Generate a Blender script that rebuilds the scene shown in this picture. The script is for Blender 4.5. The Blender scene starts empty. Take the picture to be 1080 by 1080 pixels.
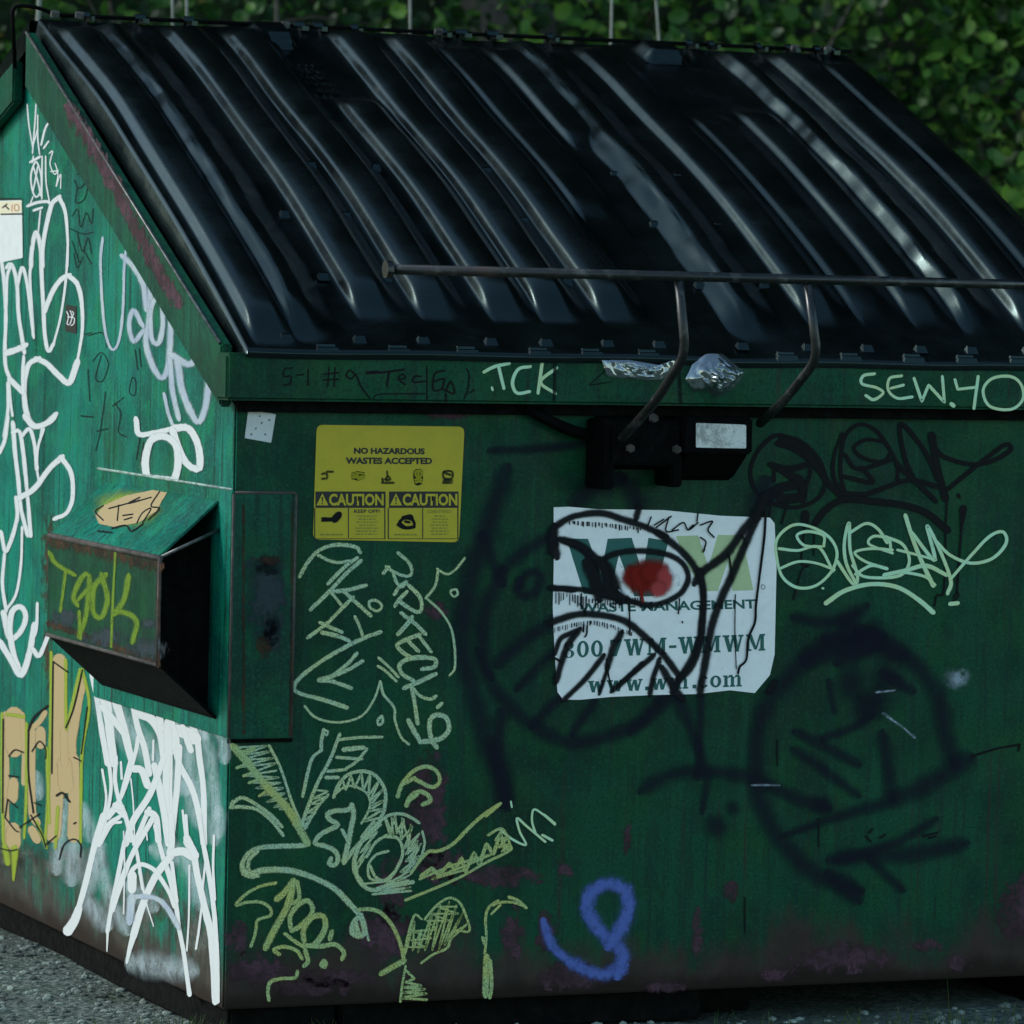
import bpy, bmesh, math, random
from mathutils import Vector, Matrix, noise as mnoise
random.seed(7)
R = math.radians
SC = bpy.context.scene
COL = SC.collection

# ------------------------------------------------------------------ camera, sky, sun, exposure
cam_d = bpy.data.cameras.new('camera')
cam = bpy.data.objects.new('camera', cam_d); COL.objects.link(cam); SC.camera = cam
FPX = 4822.74                                   # focal length in pixels of a 1080 px wide picture
CAM_LOC = Vector((-2.853, -8.138, 1.401))
right = Vector((0.9220, -0.3865, 0.0237)).normalized()
fwd = Vector((0.3872, 0.9205, -0.0514)).normalized()
up = right.cross(fwd).normalized(); right = fwd.cross(up).normalized()
cam.matrix_world = Matrix(((right.x, up.x, -fwd.x, CAM_LOC.x), (right.y, up.y, -fwd.y, CAM_LOC.y),
                           (right.z, up.z, -fwd.z, CAM_LOC.z), (0, 0, 0, 1)))
cam_d.sensor_width = 36; cam_d.lens = FPX / 1080 * 36
cam_d.clip_start = 0.1; cam_d.clip_end = 500
cam_d.dof.use_dof = True; cam_d.dof.focus_distance = 9.0; cam_d.dof.aperture_fstop = 6.8

SUN_EL, SUN_AZ = R(32), R(-64)                  # azimuth from +y towards +x: from the left, slightly behind
sdir = Vector((math.sin(SUN_AZ) * math.cos(SUN_EL), math.cos(SUN_AZ) * math.cos(SUN_EL), math.sin(SUN_EL)))
world = bpy.data.worlds.new('World'); SC.world = world; world.use_nodes = True
wn = world.node_tree; bg = wn.nodes['Background']
sky = wn.nodes.new('ShaderNodeTexSky'); sky.sky_type = 'NISHITA'; sky.sun_disc = False
sky.sun_elevation = SUN_EL; sky.sun_rotation = SUN_AZ
sky.air_density = 1.0; sky.dust_density = .6; sky.ozone_density = 1.0
tint = wn.nodes.new('ShaderNodeMix'); tint.data_type = 'RGBA'; tint.blend_type = 'MULTIPLY'; tint.inputs[0].default_value = 1
tint.inputs[7].default_value = (.90, 1.0, .91, 1)          # hazy, slightly green daylight
wn.links.new(sky.outputs[0], tint.inputs[6]); wn.links.new(tint.outputs[2], bg.inputs[0]); bg.inputs[1].default_value = 0.15
sun_d = bpy.data.lights.new('sun', 'SUN'); sun_d.energy = 1.1; sun_d.angle = R(10); sun_d.color = (1, .985, .96)
sun = bpy.data.objects.new('sun', sun_d); COL.objects.link(sun)
sun.rotation_euler = (-sdir).to_track_quat('-Z', 'Y').to_euler(); sun.location = sdir * 30
vs = SC.view_settings; vs.view_transform = 'Standard'; vs.look = 'None'; vs.exposure = 0.97; vs.gamma = 1
vs.use_curve_mapping = False
SC.cycles.transparent_max_bounces = 48

# ------------------------------------------------------------------ panel calibration
# Flat panels of the container are drawn in "trace" units (1080 units across); rect() gives the point of a panel.
def ray(px, py):
    return (fwd + right * ((px - 540) / FPX) - up * ((py - 540) / FPX))
def on_plane(px, py, n, p0):
    d = ray(px, py); t = (p0 - CAM_LOC).dot(n) / d.dot(n)
    return CAM_LOC + d * t
class Plane:
    def __init__(s, n, p0): s.n = Vector(n).normalized(); s.p0 = Vector(p0)
    def at(s, px, py, off=0.0): return on_plane(px, py, s.n, s.p0 + s.n * off)
FRONT = Plane((0, -1, 0), (0, 0, 0))
SIDE = Plane((-1, 0, 0), (0, 0, 0))
RIMF = Plane((0, -1, 0), (0, -.05, 0))
POCK = Plane((-1, 0, 0), (-.125, 0, 0))
PTOP = Plane((-.108, 0, .1195), (-.1245, 0, .8568))
FLNG = Plane((-1, 0, 0), (-.03, 0, 0))
CPLT = Plane((0, -1, 0), (0, -.0135, 0))
LABL = Plane((0, -1, 0), (0, -.104, 0))
G_Z = -.055

# ------------------------------------------------------------------ node helpers
class NT:
    def __init__(s, name):
        s.m = bpy.data.materials.new(name); s.m.use_nodes = True
        s.t = s.m.node_tree; s.t.nodes.clear()
        s.out = s.n('ShaderNodeOutputMaterial')
    def n(s, typ, **kw):
        x = s.t.nodes.new(typ)
        for k, v in kw.items(): setattr(x, k, v)
        return x
    def l(s, a, b): s.t.links.new(a, b)
    def put(s, sock, v):
        if hasattr(v, 'is_linked') or isinstance(v, bpy.types.NodeSocket): s.l(v, sock)
        else:
            if isinstance(v, (tuple, list)) and len(v) == 3 and sock.type == 'RGBA': v = (*v, 1)
            sock.default_value = v
    def math(s, op, a, b=0.0, c=None, clamp=False):
        x = s.n('ShaderNodeMath', operation=op, use_clamp=clamp)
        s.put(x.inputs[0], a); s.put(x.inputs[1], b)
        if c is not None: s.put(x.inputs[2], c)
        return x.outputs[0]
    def ramp(s, v, lo, hi, a=0.0, b=1.0):
        x = s.n('ShaderNodeMapRange', interpolation_type='SMOOTHSTEP')
        s.put(x.inputs[0], v); s.put(x.inputs[1], lo); s.put(x.inputs[2], hi); s.put(x.inputs[3], a); s.put(x.inputs[4], b)
        return x.outputs[0]
    def mix(s, f, a, b):
        x = s.n('ShaderNodeMix', data_type='RGBA'); s.put(x.inputs[0], f); s.put(x.inputs[6], a); s.put(x.inputs[7], b)
        return x.outputs[2]
    def co(s, scale=(1, 1, 1), loc=(0, 0, 0)):
        if not hasattr(s, '_tc'): s._tc = s.n('ShaderNodeTexCoord')
        m = s.n('ShaderNodeMapping'); s.l(s._tc.outputs['Object'], m.inputs[0])
        m.inputs[1].default_value = loc; m.inputs[3].default_value = scale
        return m.outputs[0]
    def noise(s, scale=5, detail=4, rough=.55, st=(1, 1, 1), loc=(0, 0, 0), dist=0.0):
        x = s.n('ShaderNodeTexNoise'); s.l(s.co(st, loc), x.inputs['Vector'])
        x.inputs['Scale'].default_value = scale; x.inputs['Detail'].default_value = detail
        x.inputs['Roughness'].default_value = rough; x.inputs['Distortion'].default_value = dist
        return x.outputs['Fac']
    def bump(s, h, strength=.3, dist=.01, nrm=None):
        x = s.n('ShaderNodeBump'); s.put(x.inputs['Strength'], strength); s.put(x.inputs['Distance'], dist); s.l(h, x.inputs['Height'])
        if nrm: s.l(nrm, x.inputs['Normal'])
        return x.outputs[0]
    def pbsdf(s, col, rough=.5, metal=0.0, nrm=None, spec=.5, tint=None):
        x = s.n('ShaderNodeBsdfPrincipled'); s.put(x.inputs['Base Color'], col); s.put(x.inputs['Roughness'], rough)
        s.put(x.inputs['Metallic'], metal); s.put(x.inputs['Specular IOR Level'], spec)
        if tint: s.put(x.inputs['Specular Tint'], tint)
        if nrm is not None: s.l(nrm, x.inputs['Normal'])
        return x.outputs[0]
    def done(s, sh): s.l(sh, s.out.inputs[0]); return s.m

GREEN = (.0008, .046, .021)
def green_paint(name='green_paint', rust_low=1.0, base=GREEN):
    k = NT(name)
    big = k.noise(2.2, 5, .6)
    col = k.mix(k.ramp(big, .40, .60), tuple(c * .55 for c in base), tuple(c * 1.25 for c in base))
    md = k.noise(9, 5, .65, loc=(7, 7, 7)); col = k.mix(k.ramp(md, .48, .62, 0, .7), col, (base[0] * 2.2, base[1] * 1.25, base[2] * .8))
    md2 = k.noise(14, 5, .7, st=(1, 1, .5), loc=(3, 9, 7)); col = k.mix(k.ramp(md2, .51, .63, 0, .6), col, (base[0] * .6, base[1] * .5, base[2] * .7))
    st = k.noise(1.0, 5, .65, st=(42, 42, 1.6))
    col = k.mix(k.ramp(st, .52, .66, 0, .5), col, tuple(c * 1.5 + .003 for c in base))
    st2 = k.noise(1.0, 4, .6, st=(60, 60, 2.5), loc=(4, 2, 7))
    col = k.mix(k.ramp(st2, .53, .64, 0, .85), col, (.003, .03, .02))
    yl = k.noise(3.1, 4, .6, loc=(9, 3, 1))
    col = k.mix(k.ramp(yl, .52, .75, 0, .5), col, (.012, .085, .018))
    # fine chips and grain
    gr = k.noise(140, 2, .7)
    col = k.mix(k.ramp(gr, .52, .66, 0, .45), col, tuple(c * 1.7 + .008 for c in base))
    gr2 = k.noise(190, 2, .7, loc=(1, 2, 9)); col = k.mix(k.ramp(gr2, .50, .64, 0, .6), col, tuple(c * .45 for c in base))
    chips = k.noise(38, 4, .75, loc=(2, 8, 3))
    col = k.mix(k.ramp(chips, .68, .72, 0, .8), col, (.075, .035, .035))
    drip = k.noise(1.0, 5, .7, st=(75, 75, 1.1), loc=(11, 5, 2)); dm = k.noise(2.6, 3, .5, loc=(5, 2, 8)); col = k.mix(k.math('MULTIPLY', k.ramp(drip, .58, .66), k.ramp(dm, .47, .58, 0, .85)), col, (.028, .018, .014))
    # rusty, dirty bottom band
    sep = k.n('ShaderNodeSeparateXYZ'); k.l(k.co(), sep.inputs[0]); z = sep.outputs[2]
    w = k.noise(7, 6, .7, st=(1, 1, .6)); w2 = k.noise(30, 4, .7, st=(1, 1, .12))
    lim = k.math('ADD', k.math('MULTIPLY', w, .37 * rust_low), k.math('MULTIPLY', w2, .10))
    low = k.ramp(k.math('SUBTRACT', lim, z), .09, .19)
    dirt = k.mix(k.noise(18, 4, .7), (.012, .008, .006), (.085, .046, .042))
    col = k.mix(k.math('MULTIPLY', low, .88), col, dirt)
    low2 = k.ramp(k.math('SUBTRACT', k.math('MULTIPLY', w, .10), z), .0, .04)
    col = k.mix(low2, col, (.018, .011, .008))
    dents = k.noise(3.0, 3, .5, loc=(5, 5, 5))
    b1 = k.bump(dents, .5, .012)
    b2 = k.bump(k.noise(90, 3, .6), .12, .002, b1)
    ro = k.ramp(k.noise(12, 4, .6), .3, .7, .38, .62)
    ro = k.mix(low, ro, (.8, .8, .8))
    return k.done(k.pbsdf(col, ro, 0, b2, .16))
M_GREEN = green_paint()
M_BLUEGREEN = green_paint('blue_green_paint', base=(.0009, .140, .098))     # the side is a lighter, bluer green than the front
M_GREEN2 = green_paint('dull_green_paint', base=(.0012, .060, .033))

def solid(name, col, rough=.5, var=.25, scale=20, metal=0.0, bump=.15, spec=.5):
    k = NT(name); n = k.noise(scale, 5, .65)
    c = k.mix(k.ramp(n, .3, .7), tuple(v * (1 - var) for v in col), tuple(min(1, v * (1 + var)) for v in col))
    return k.done(k.pbsdf(c, k.ramp(k.noise(scale * 2.3, 3, .6, loc=(3, 1, 2)), .3, .7, rough * .8, min(1, rough * 1.2)), metal, k.bump(n, bump, .004), spec))
M_BLACKSTEEL = solid('black_painted_steel', (.0016, .0017, .0018), .75, .4, 30, spec=.06)
M_DARKRUST = solid('dark_rusty_steel', (.05, .04, .034), .8, .5, 25, bump=.4)
M_SHADEBLACK = solid('shade_black_steel', (.003, .0032, .003), .9, .4, 25, bump=.4, spec=.08)  # near-black, so recesses and undersides carry their shade in the colour
M_WORNSTEEL = solid('worn_steel', (.10, .10, .095), .42, .5, 40, metal=.6)
M_PIPE = None
def mk_pipe():
    k = NT('worn_black_pipe'); n = k.noise(30, 5, .7); w = k.noise(9, 3, .6, loc=(1, 7, 2))
    c = k.mix(k.ramp(n, .5, .72), (.005, .006, .006), (.07, .07, .064))
    c = k.mix(k.ramp(w, .58, .72, 0, .8), c, (.030, .017, .011))
    return k.done(k.pbsdf(c, k.ramp(w, .3, .7, .3, .55), .25, k.bump(n, .25, .002), .6))
M_PIPE = mk_pipe()
def mk_lid():
    k = NT('black_moulded_plastic')
    n = k.noise(6, 5, .65); f = k.noise(240, 2, .6); sc = k.noise(1.0, 3, .8, st=(9, 160, 160), loc=(3, 3, 3))
    c = k.mix(k.ramp(n, .3, .7), (.0016, .0024, .0026), (.003, .0045, .0048))
    c = k.mix(k.ramp(sc, .66, .74, 0, .25), c, (.035, .04, .042))
    r = k.math('ADD', k.ramp(n, .35, .65, .15, .26), k.math('MULTIPLY', f, .06))
    nb = k.bump(f, .10, .0010, k.bump(k.noise(13, 2, .5, loc=(8, 1, 1)), .07, .010))
    return k.done(k.pbsdf(c, r, 0, nb, .40, (.66, 1, .98)))
M_LID = mk_lid()

def paint(name, col, dens=1.0, soft=.5, rag=.25, rscale=60, cover=None, cscale=90, rough=.55, col2=None, halo=0.0):
    """sprayed or drawn mark: UV.x is -1..1 across the stroke, opaque in the middle and ragged at the edge"""
    k = NT(name)
    uv = k.n('ShaderNodeUVMap'); sp = k.n('ShaderNodeSeparateXYZ'); k.l(uv.outputs[0], sp.inputs[0])
    e = k.math('SUBTRACT', 1.0, k.math('ABSOLUTE', sp.outputs[0]))
    e = k.math('ADD', e, k.math('MULTIPLY', k.math('SUBTRACT', k.noise(rscale, 3, .65), .5), rag * 2))
    a = k.ramp(e, halo, halo + soft)
    hz = k.math('MULTIPLY', k.ramp(e, 0.0, .9), k.math('MULTIPLY', k.noise(26, 3, .6, loc=(4, 4, 1)), .42)) if halo else None
    a = k.math('MULTIPLY', a, dens)
    if cover:
        a = k.math('MULTIPLY', a, k.ramp(k.noise(cscale, 4, .75, loc=(1, 4, 2)), cover[0], cover[1], cover[2] if len(cover) > 2 else 0.0, 1))
    if hz is not None: a = k.math('MAXIMUM', a, hz)
    c = col
    if col2: c = k.mix(k.ramp(k.noise(14, 4, .6, loc=(6, 1, 3)), .35, .65), col, col2)
    b = k.pbsdf(c, max(rough, .6), 0, None, .12)
    t = k.n('ShaderNodeBsdfTransparent'); mx = k.n('ShaderNodeMixShader')
    k.l(a, mx.inputs[0]); k.l(t.outputs[0], mx.inputs[1]); k.l(b, mx.inputs[2])
    return k.done(mx.outputs[0])
P_WHITE = paint('white_spray', (.54, .55, .55), 1, .20, .14, 45, (.26, .42, .6), 60, halo=.28)
P_WDRIP = paint('white_drip_paint', (.55, .56, .56), 1, .14, .08, 60)
P_LAV = paint('pale_lavender_spray', (.36, .41, .50), .85, .45, .2, 40, (.25, .45, .55), 30, halo=.25, col2=(.44, .50, .53))
P_MIST = paint('thin_white_overspray', (.55, .66, .70), .42, 1.0, .3, 16, (.3, .6, .3), 24)
P_CHALK = paint('pale_paint_stick', (.58, .66, .33), 1, .45, .45, 330, (.38, .56, .30), 420, .7, col2=(.46, .62, .42))
P_CHALKY = paint('yellow_paint_stick', (.56, .57, .18), 1, .45, .45, 330, (.38, .56, .28), 420, .7, col2=(.45, .58, .26))
P_MINT = paint('pale_green_marker', (.50, .76, .52), 1, .3, .14, 120, (.25, .4, .6), 120, .6, col2=(.56, .70, .38))
P_NAVY = paint('faded_navy_spray', (.010, .012, .020), .88, .75, .16, 40, (.2, .42, .7), 20, .7)
P_NAVY2 = paint('thin_navy_spray', (.010, .011, .022), .62, 1.0, .25, 30, (.22, .5, .55), 16, .7)
P_BLACK = paint('black_ink', (.005, .005, .006), 1, .3, .1, 80, None, 60, .5)
P_BLACKSP = paint('black_spray', (.005, .006, .008), .92, .5, .12, 60, None, 60, .6, halo=.25)
P_FAINT = paint('faint_black_marker', (.004, .012, .010), .75, .4, .2, 90, (.3, .5, .4), 90, .6)
P_BLUE = paint('periwinkle_spray', (.095, .14, .42), .95, .6, .4, 60, (.3, .5, .6), 70, .7, halo=.25)
P_LIME = paint('lime_spray', (.13, .21, .02), .9, .5, .25, 50, (.28, .5, .4), 50, .6, halo=.2)
P_OLIVE = paint('olive_yellow_spray', (.28, .35, .035), .8, .7, .2, 40, (.2, .4, .5), 30, .6)
P_CREAM = paint('cream_spray', (.40, .29, .15), .97, .25, .12, 60, (.24, .38, .75), 70, .6)
P_RED = paint('dark_red_spray', (.20, .008, .004), .95, .6, .25, 60, None, 60, .5)
P_PINK = paint('pinkish_red_spray', (.42, .05, .05), .9, .6, .25, 60, None, 60, .5)
P_PURPLE = paint('bare_rust_primer', (.095, .046, .062), .9, .6, 1.5, 34, (.34, .50, .15), 70, .8, col2=(.050, .026, .030))
P_RUST = paint('brown_rust', (.075, .036, .02), .85, .8, 1.4, 34, (.36, .52, .15), 70, .85, col2=(.03, .02, .015))
P_GREY = paint('grey_worn_primer', (.030, .042, .050), .9, .7, 1.2, 30, (.30, .46, .3), 60, .6)
P_DIRT = paint('grey_dust', (.13, .13, .115), .75, .8, 1.0, 14, (.35, .55, .2), 22, .9, col2=(.06, .045, .03))
P_SMUDGE = paint('white_smudge', (.45, .52, .60), .6, 1.0, .6, 30, (.3, .6), 50, .7)

def flat(name, col, rough=.45, wear=0.0, wcol=(.05, .05, .04)):
    k = NT(name); c = k.mix(k.ramp(k.noise(30, 5, .7), .35, .7, 0, .35), col, tuple(v * .75 for v in col))
    if wear: c = k.mix(k.ramp(k.noise(70, 5, .75, loc=(2, 2, 5)), .64, .70, 0, wear), c, wcol)
    return k.done(k.pbsdf(c, rough, 0, k.bump(k.noise(25, 3, .5), .1, .003), .4))
M_STWHITE = flat('white_vinyl', (.86, .85, .84), .4, .25)
M_PAPER = flat('white_paper', (.60, .61, .60), .6, .3)
M_YELLOW = flat('yellow_vinyl', (.48, .37, .009), .4, .35)
M_INK = flat('black_print', (.008, .008, .007), .5)
M_TEAL = flat('teal_print', (.004, .10, .085), .45)
M_PALEG = flat('pale_green_print', (.46, .56, .30), .45)
M_INKFADE = flat('faded_print', (.20, .20, .02), .5)

# ------------------------------------------------------------------ mesh helpers
def link(name, me, parent=None, mats=()):
    o = bpy.data.objects.new(name, me); COL.objects.link(o)
    for m in mats: me.materials.append(m)
    if parent is not None: o.parent = parent
    return o
def obj(name, bm, mat, parent=None, smooth=False, label=None):
    me = bpy.data.meshes.new(name); bm.normal_update(); bm.to_mesh(me); bm.free()
    if smooth:
        for p in me.polygons: p.use_smooth = True
    o = link(name, me, parent, mat if isinstance(mat, (list, tuple)) else [mat])
    if label: o['label'] = label
    return o
def tag(o, label, cat=None, group=None, kind=None):
    o['label'] = label
    if cat: o['category'] = cat
    if group: o['group'] = group
    if kind: o['kind'] = kind
    return o
def empty(name, loc=(0, 0, 0)):
    o = bpy.data.objects.new(name, None); o.location = loc; o.empty_display_size = .2; COL.objects.link(o); return o
def hull(bm, pts, mi=0):
    """closed box from 8 points: 4 of one end, 4 of the other"""
    v = [bm.verts.new(p) for p in pts]
    for f in ((0, 1, 2, 3), (7, 6, 5, 4), (0, 4, 5, 1), (1, 5, 6, 2), (2, 6, 7, 3), (3, 7, 4, 0)):
        bm.faces.new([v[i] for i in f]).material_index = mi
def box(bm, x0, x1, y0, y1, z0, z1, mi=0):
    hull(bm, [(x0, y0, z0), (x1, y0, z0), (x1, y1, z0), (x0, y1, z0), (x0, y0, z1), (x1, y0, z1), (x1, y1, z1), (x0, y1, z1)], mi)
def prism(bm, prof, axis, a, b):
    """profile of (u,v) extruded along an axis: x: (a, u, v), y: (u, a, v)"""
    P = (lambda t, u, v: (t, u, v)) if axis == 'x' else ((lambda t, u, v: (u, t, v)) if axis == 'y' else (lambda t, u, v: (u, v, t)))
    A = [bm.verts.new(P(a, *q)) for q in prof]; B = [bm.verts.new(P(b, *q)) for q in prof]; n = len(prof)
    bm.faces.new(A); bm.faces.new(B[::-1])
    for i in range(n): bm.faces.new((A[i], B[i], B[(i + 1) % n], A[(i + 1) % n]))
def finish(bm, bev=0.0, seg=2):
    bmesh.ops.remove_doubles(bm, verts=bm.verts, dist=1e-6)
    bmesh.ops.recalc_face_normals(bm, faces=bm.faces)
    if bev: bmesh.ops.bevel(bm, geom=[e for e in bm.edges if e.calc_face_angle(0) > .5], offset=bev, segments=seg, affect='EDGES', clamp_overlap=True)
    return bm
def tube(bm, pts, r, seg=10, r_end=None, cap=True):
    pts = [Vector(p) for p in pts]; rings = []; n = len(pts)
    for i, p in enumerate(pts):
        d = (pts[min(i + 1, n - 1)] - pts[max(i - 1, 0)]).normalized()
        a = d.orthogonal().normalized() if i == 0 else (a - d * a.dot(d)).normalized()
        b = d.cross(a); rr = r if r_end is None else r + (r_end - r) * i / max(1, n - 1)
        rings.append([bm.verts.new(p + (a * math.cos(2 * math.pi * k / seg) + b * math.sin(2 * math.pi * k / seg)) * rr) for k in range(seg)])
    for i in range(n - 1):
        for k in range(seg): bm.faces.new((rings[i][k], rings[i][(k + 1) % seg], rings[i + 1][(k + 1) % seg], rings[i + 1][k]))
    if cap: bm.faces.new(rings[0][::-1]); bm.faces.new(rings[-1])
def fillet(pts, r, n=5):
    pts = [Vector(p) for p in pts]; out = [pts[0]]
    for i in range(1, len(pts) - 1):
        a = (pts[i - 1] - pts[i]); b = (pts[i + 1] - pts[i]); rr = min(r, a.length * .45, b.length * .45)
        p0 = pts[i] + a.normalized() * rr; p1 = pts[i] + b.normalized() * rr
        for k in range(n + 1):
            t = k / n; out.append(p0 * (1 - t) ** 2 + pts[i] * 2 * t * (1 - t) + p1 * t * t)
    out.append(pts[-1]); return out

# ------------------------------------------------------------------ drawing on panels
def spline(pts, step):
    P = [Vector(p) for p in pts]
    if len(P) == 2:
        n = max(2, int((P[1] - P[0]).length / step)); return [P[0].lerp(P[1], i / n) for i in range(n + 1)]
    closed = (P[0] - P[-1]).length < 1e-3
    ext = ([P[-2]] if closed else [P[0] * 2 - P[1]]) + P + ([P[1]] if closed else [P[-1] * 2 - P[-2]])
    out = []
    for i in range(1, len(ext) - 2):
        p0, p1, p2, p3 = ext[i - 1:i + 3]; n = max(1, int((p2 - p1).length / step))
        for k in range(n):
            t = k / n
            out.append(.5 * ((2 * p1) + (p2 - p0) * t + (2 * p0 - 5 * p1 + 4 * p2 - p3) * t * t + (3 * p1 - p0 - 3 * p2 + p3) * t ** 3))
    out.append(P[-1]); return out
class Marks:
    """strokes, dots and fills of one painted mark, laid on a panel in thin layers"""
    def __init__(s, plane, off=.002): s.p = plane; s.o = .0004 + off * .3; s.wm = 1.0; s.bm = bmesh.new(); s.uv = s.bm.loops.layers.uv.new('UVMap'); s.k = 0
    def frame(s, x0=0, y0=0, sc=1.0): s.f = (x0, y0, sc); return s
    def pts(s, txt):
        x0, y0, sc = s.f
        return [(x0 + float(a) / sc, y0 + float(b) / sc) for a, b in (q.split(',') for q in txt.split())]
    def next(s): s.k += 1; return s.o + s.k * 1.6e-5
    def rows(s, rows, off, slope=1.4e-5):
        n = len(rows); vs = []
        for i, (l, c, r, w) in enumerate(rows):
            o = off + slope * i / n
            vs.append([s.bm.verts.new(s.p.at(*q, o)) for q in (l, c, r)])
        for i in range(n - 1):
            for j in (0, 1):
                try: f = s.bm.faces.new((vs[i][j], vs[i][j + 1], vs[i + 1][j + 1], vs[i + 1][j]))
                except ValueError: continue
                us = ((-1, 0), (0, 1))[j]
                for lp, u, v in zip(f.loops, (us[0], us[1], us[1], us[0]), (rows[i][3], rows[i][3], rows[i + 1][3], rows[i + 1][3])): lp[s.uv].uv = (u, v)
    def line(s, w, txt, taper=(1, 1), smooth=True, jit=0.0):
        w *= s.wm
        for part in txt.split(';'):
            P = s.pts(part)
            if len(P) == 1: s.dot(P[0], w * .6); continue
            if jit: P = [(a + random.uniform(-jit, jit), b + random.uniform(-jit, jit)) for a, b in P]
            step = max(1.2, w * .3)
            C = spline(P, step) if smooth else [q for i in range(len(P) - 1) for q in spline(P[i:i + 2], step)[:-1]] + [Vector(P[-1])]
            if len(C) < 3: C = [C[0], C[0].lerp(C[-1], .5), C[-1]]
            L = [0.0]
            for i in range(1, len(C)): L.append(L[-1] + (C[i] - C[i - 1]).length)
            T = max(L[-1], 1e-3); rows = []
            d0 = (C[1] - C[0]).normalized(); d1 = (C[-1] - C[-2]).normalized()
            C2 = [C[0] - d0 * w * .45, C[0] - d0 * w * .3] + C + [C[-1] + d1 * w * .3, C[-1] + d1 * w * .45]
            L2 = [0, 0] + L + [T, T]; cap = [.3, .72] + [1] * len(C) + [.72, .3]
            for i, c in enumerate(C2):
                d = (C2[min(i + 1, len(C2) - 1)] - C2[max(i - 1, 0)])
                d = d.normalized() if d.length > 1e-6 else Vector((1, 0))
                nrm = Vector((-d.y, d.x)); t = L2[i] / T
                ww = (1 + .16 * mnoise.noise(Vector((L2[i] * .035, s.k * 1.7, .3)))) * .5 * w * (taper[0] + (taper[1] - taper[0]) * t) * cap[i]
                rows.append((c - nrm * ww, c, c + nrm * ww, L2[i] / 50))
            s.rows(rows, s.next())
        return s
    def dot(s, c, r, ry=None):
        ry = ry or r; o = s.next(); n = 20
        cv = s.bm.verts.new(s.p.at(c[0], c[1], o))
        ring = [s.bm.verts.new(s.p.at(c[0] + r * math.cos(6.2832 * i / n), c[1] + ry * math.sin(6.2832 * i / n), o)) for i in range(n)]
        for i in range(n):
            f = s.bm.faces.new((cv, ring[i], ring[(i + 1) % n]))
            for lp, u in zip(f.loops, (0, 1, 1)): lp[s.uv].uv = (u, 0)
    def dots(s, r, txt):
        for q in txt.split(';'):
            for c in s.pts(q): s.dot(c, r)
        return s
    def blob(s, rx, ry, txt):
        for c in s.pts(txt): s.dot(c, rx, ry)
        return s
    def fill(s, txt, inset=.82):
        P = s.pts(txt); o = s.next(); c = (sum(p[0] for p in P) / len(P), sum(p[1] for p in P) / len(P)); n = len(P)
        cv = s.bm.verts.new(s.p.at(*c, o))
        A = [s.bm.verts.new(s.p.at(c[0] + (p[0] - c[0]) * inset, c[1] + (p[1] - c[1]) * inset, o)) for p in P]
        B = [s.bm.verts.new(s.p.at(*p, o)) for p in P]
        for i in range(n):
            j = (i + 1) % n
            f = s.bm.faces.new((cv, A[i], A[j]))
            for lp in f.loops: lp[s.uv].uv = (0, 0)
            f = s.bm.faces.new((A[i], B[i], B[j], A[j]))
            for lp, u in zip(f.loops, (0, 1, 1, 0)): lp[s.uv].uv = (u, 0)
        return s
    def obj(s, name, mat, parent, label=None):
        bmesh.ops.recalc_face_normals(s.bm, faces=s.bm.faces)
        for f in s.bm.faces:
            if f.normal.dot(s.p.n) < 0: f.normal_flip()
        return obj(name, s.bm, mat, parent, False, label)

def sheet(bm, plane, pts, off, thick=.0012, mi=0):
    """thin flat sheet (sticker, print) with real thickness"""
    top = [bm.verts.new(plane.at(*p, off)) for p in pts]; bot = [bm.verts.new(plane.at(*p, off - thick)) for p in pts]
    n = len(pts)
    fs = [bm.faces.new(top), bm.faces.new(bot[::-1])] + [bm.faces.new((top[i], bot[i], bot[(i + 1) % n], top[(i + 1) % n])) for i in range(n)]
    for f in fs: f.material_index = mi
def rounded(quad, r, n=5):
    q = [Vector(p) for p in quad]; out = []
    for i in range(4):
        a = q[i - 1] - q[i]; b = q[(i + 1) % 4] - q[i]
        p0 = q[i] + a.normalized() * r; p1 = q[i] + b.normalized() * r
        for k in range(n + 1):
            t = k / n; out.append(p0 * (1 - t) ** 2 + q[i] * 2 * t * (1 - t) + p1 * t * t)
    return out
def print_text(name, txt, plane, o, xdir, ydir, off, mat, parent, bold=0.0, space=1.0):
    """lettering: o = lower left corner, xdir = lower right corner, ydir = upper left corner (trace units)"""
    cu = bpy.data.curves.new(name, 'FONT'); cu.body = txt; cu.offset = bold; cu.resolution_u = 3; cu.space_character = space
    tmp = bpy.data.objects.new('tmp', cu); COL.objects.link(tmp)
    dg = bpy.context.evaluated_depsgraph_get(); me = bpy.data.meshes.new_from_object(tmp.evaluated_get(dg))
    bpy.data.objects.remove(tmp); bpy.data.curves.remove(cu)
    xs = [v.co.x for v in me.vertices]; ys = [v.co.y for v in me.vertices]
    x0, x1, y0, y1 = min(xs), max(xs), min(ys), max(ys)
    a = plane.at(*o, off); b = plane.at(*xdir, off) - a; c = plane.at(*ydir, off) - a
    for v in me.vertices: v.co = a + b * ((v.co.x - x0) / (x1 - x0)) + c * ((v.co.y - y0) / (y1 - y0))
    me.materials.clear(); return link(name, me, parent, [mat])

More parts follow.
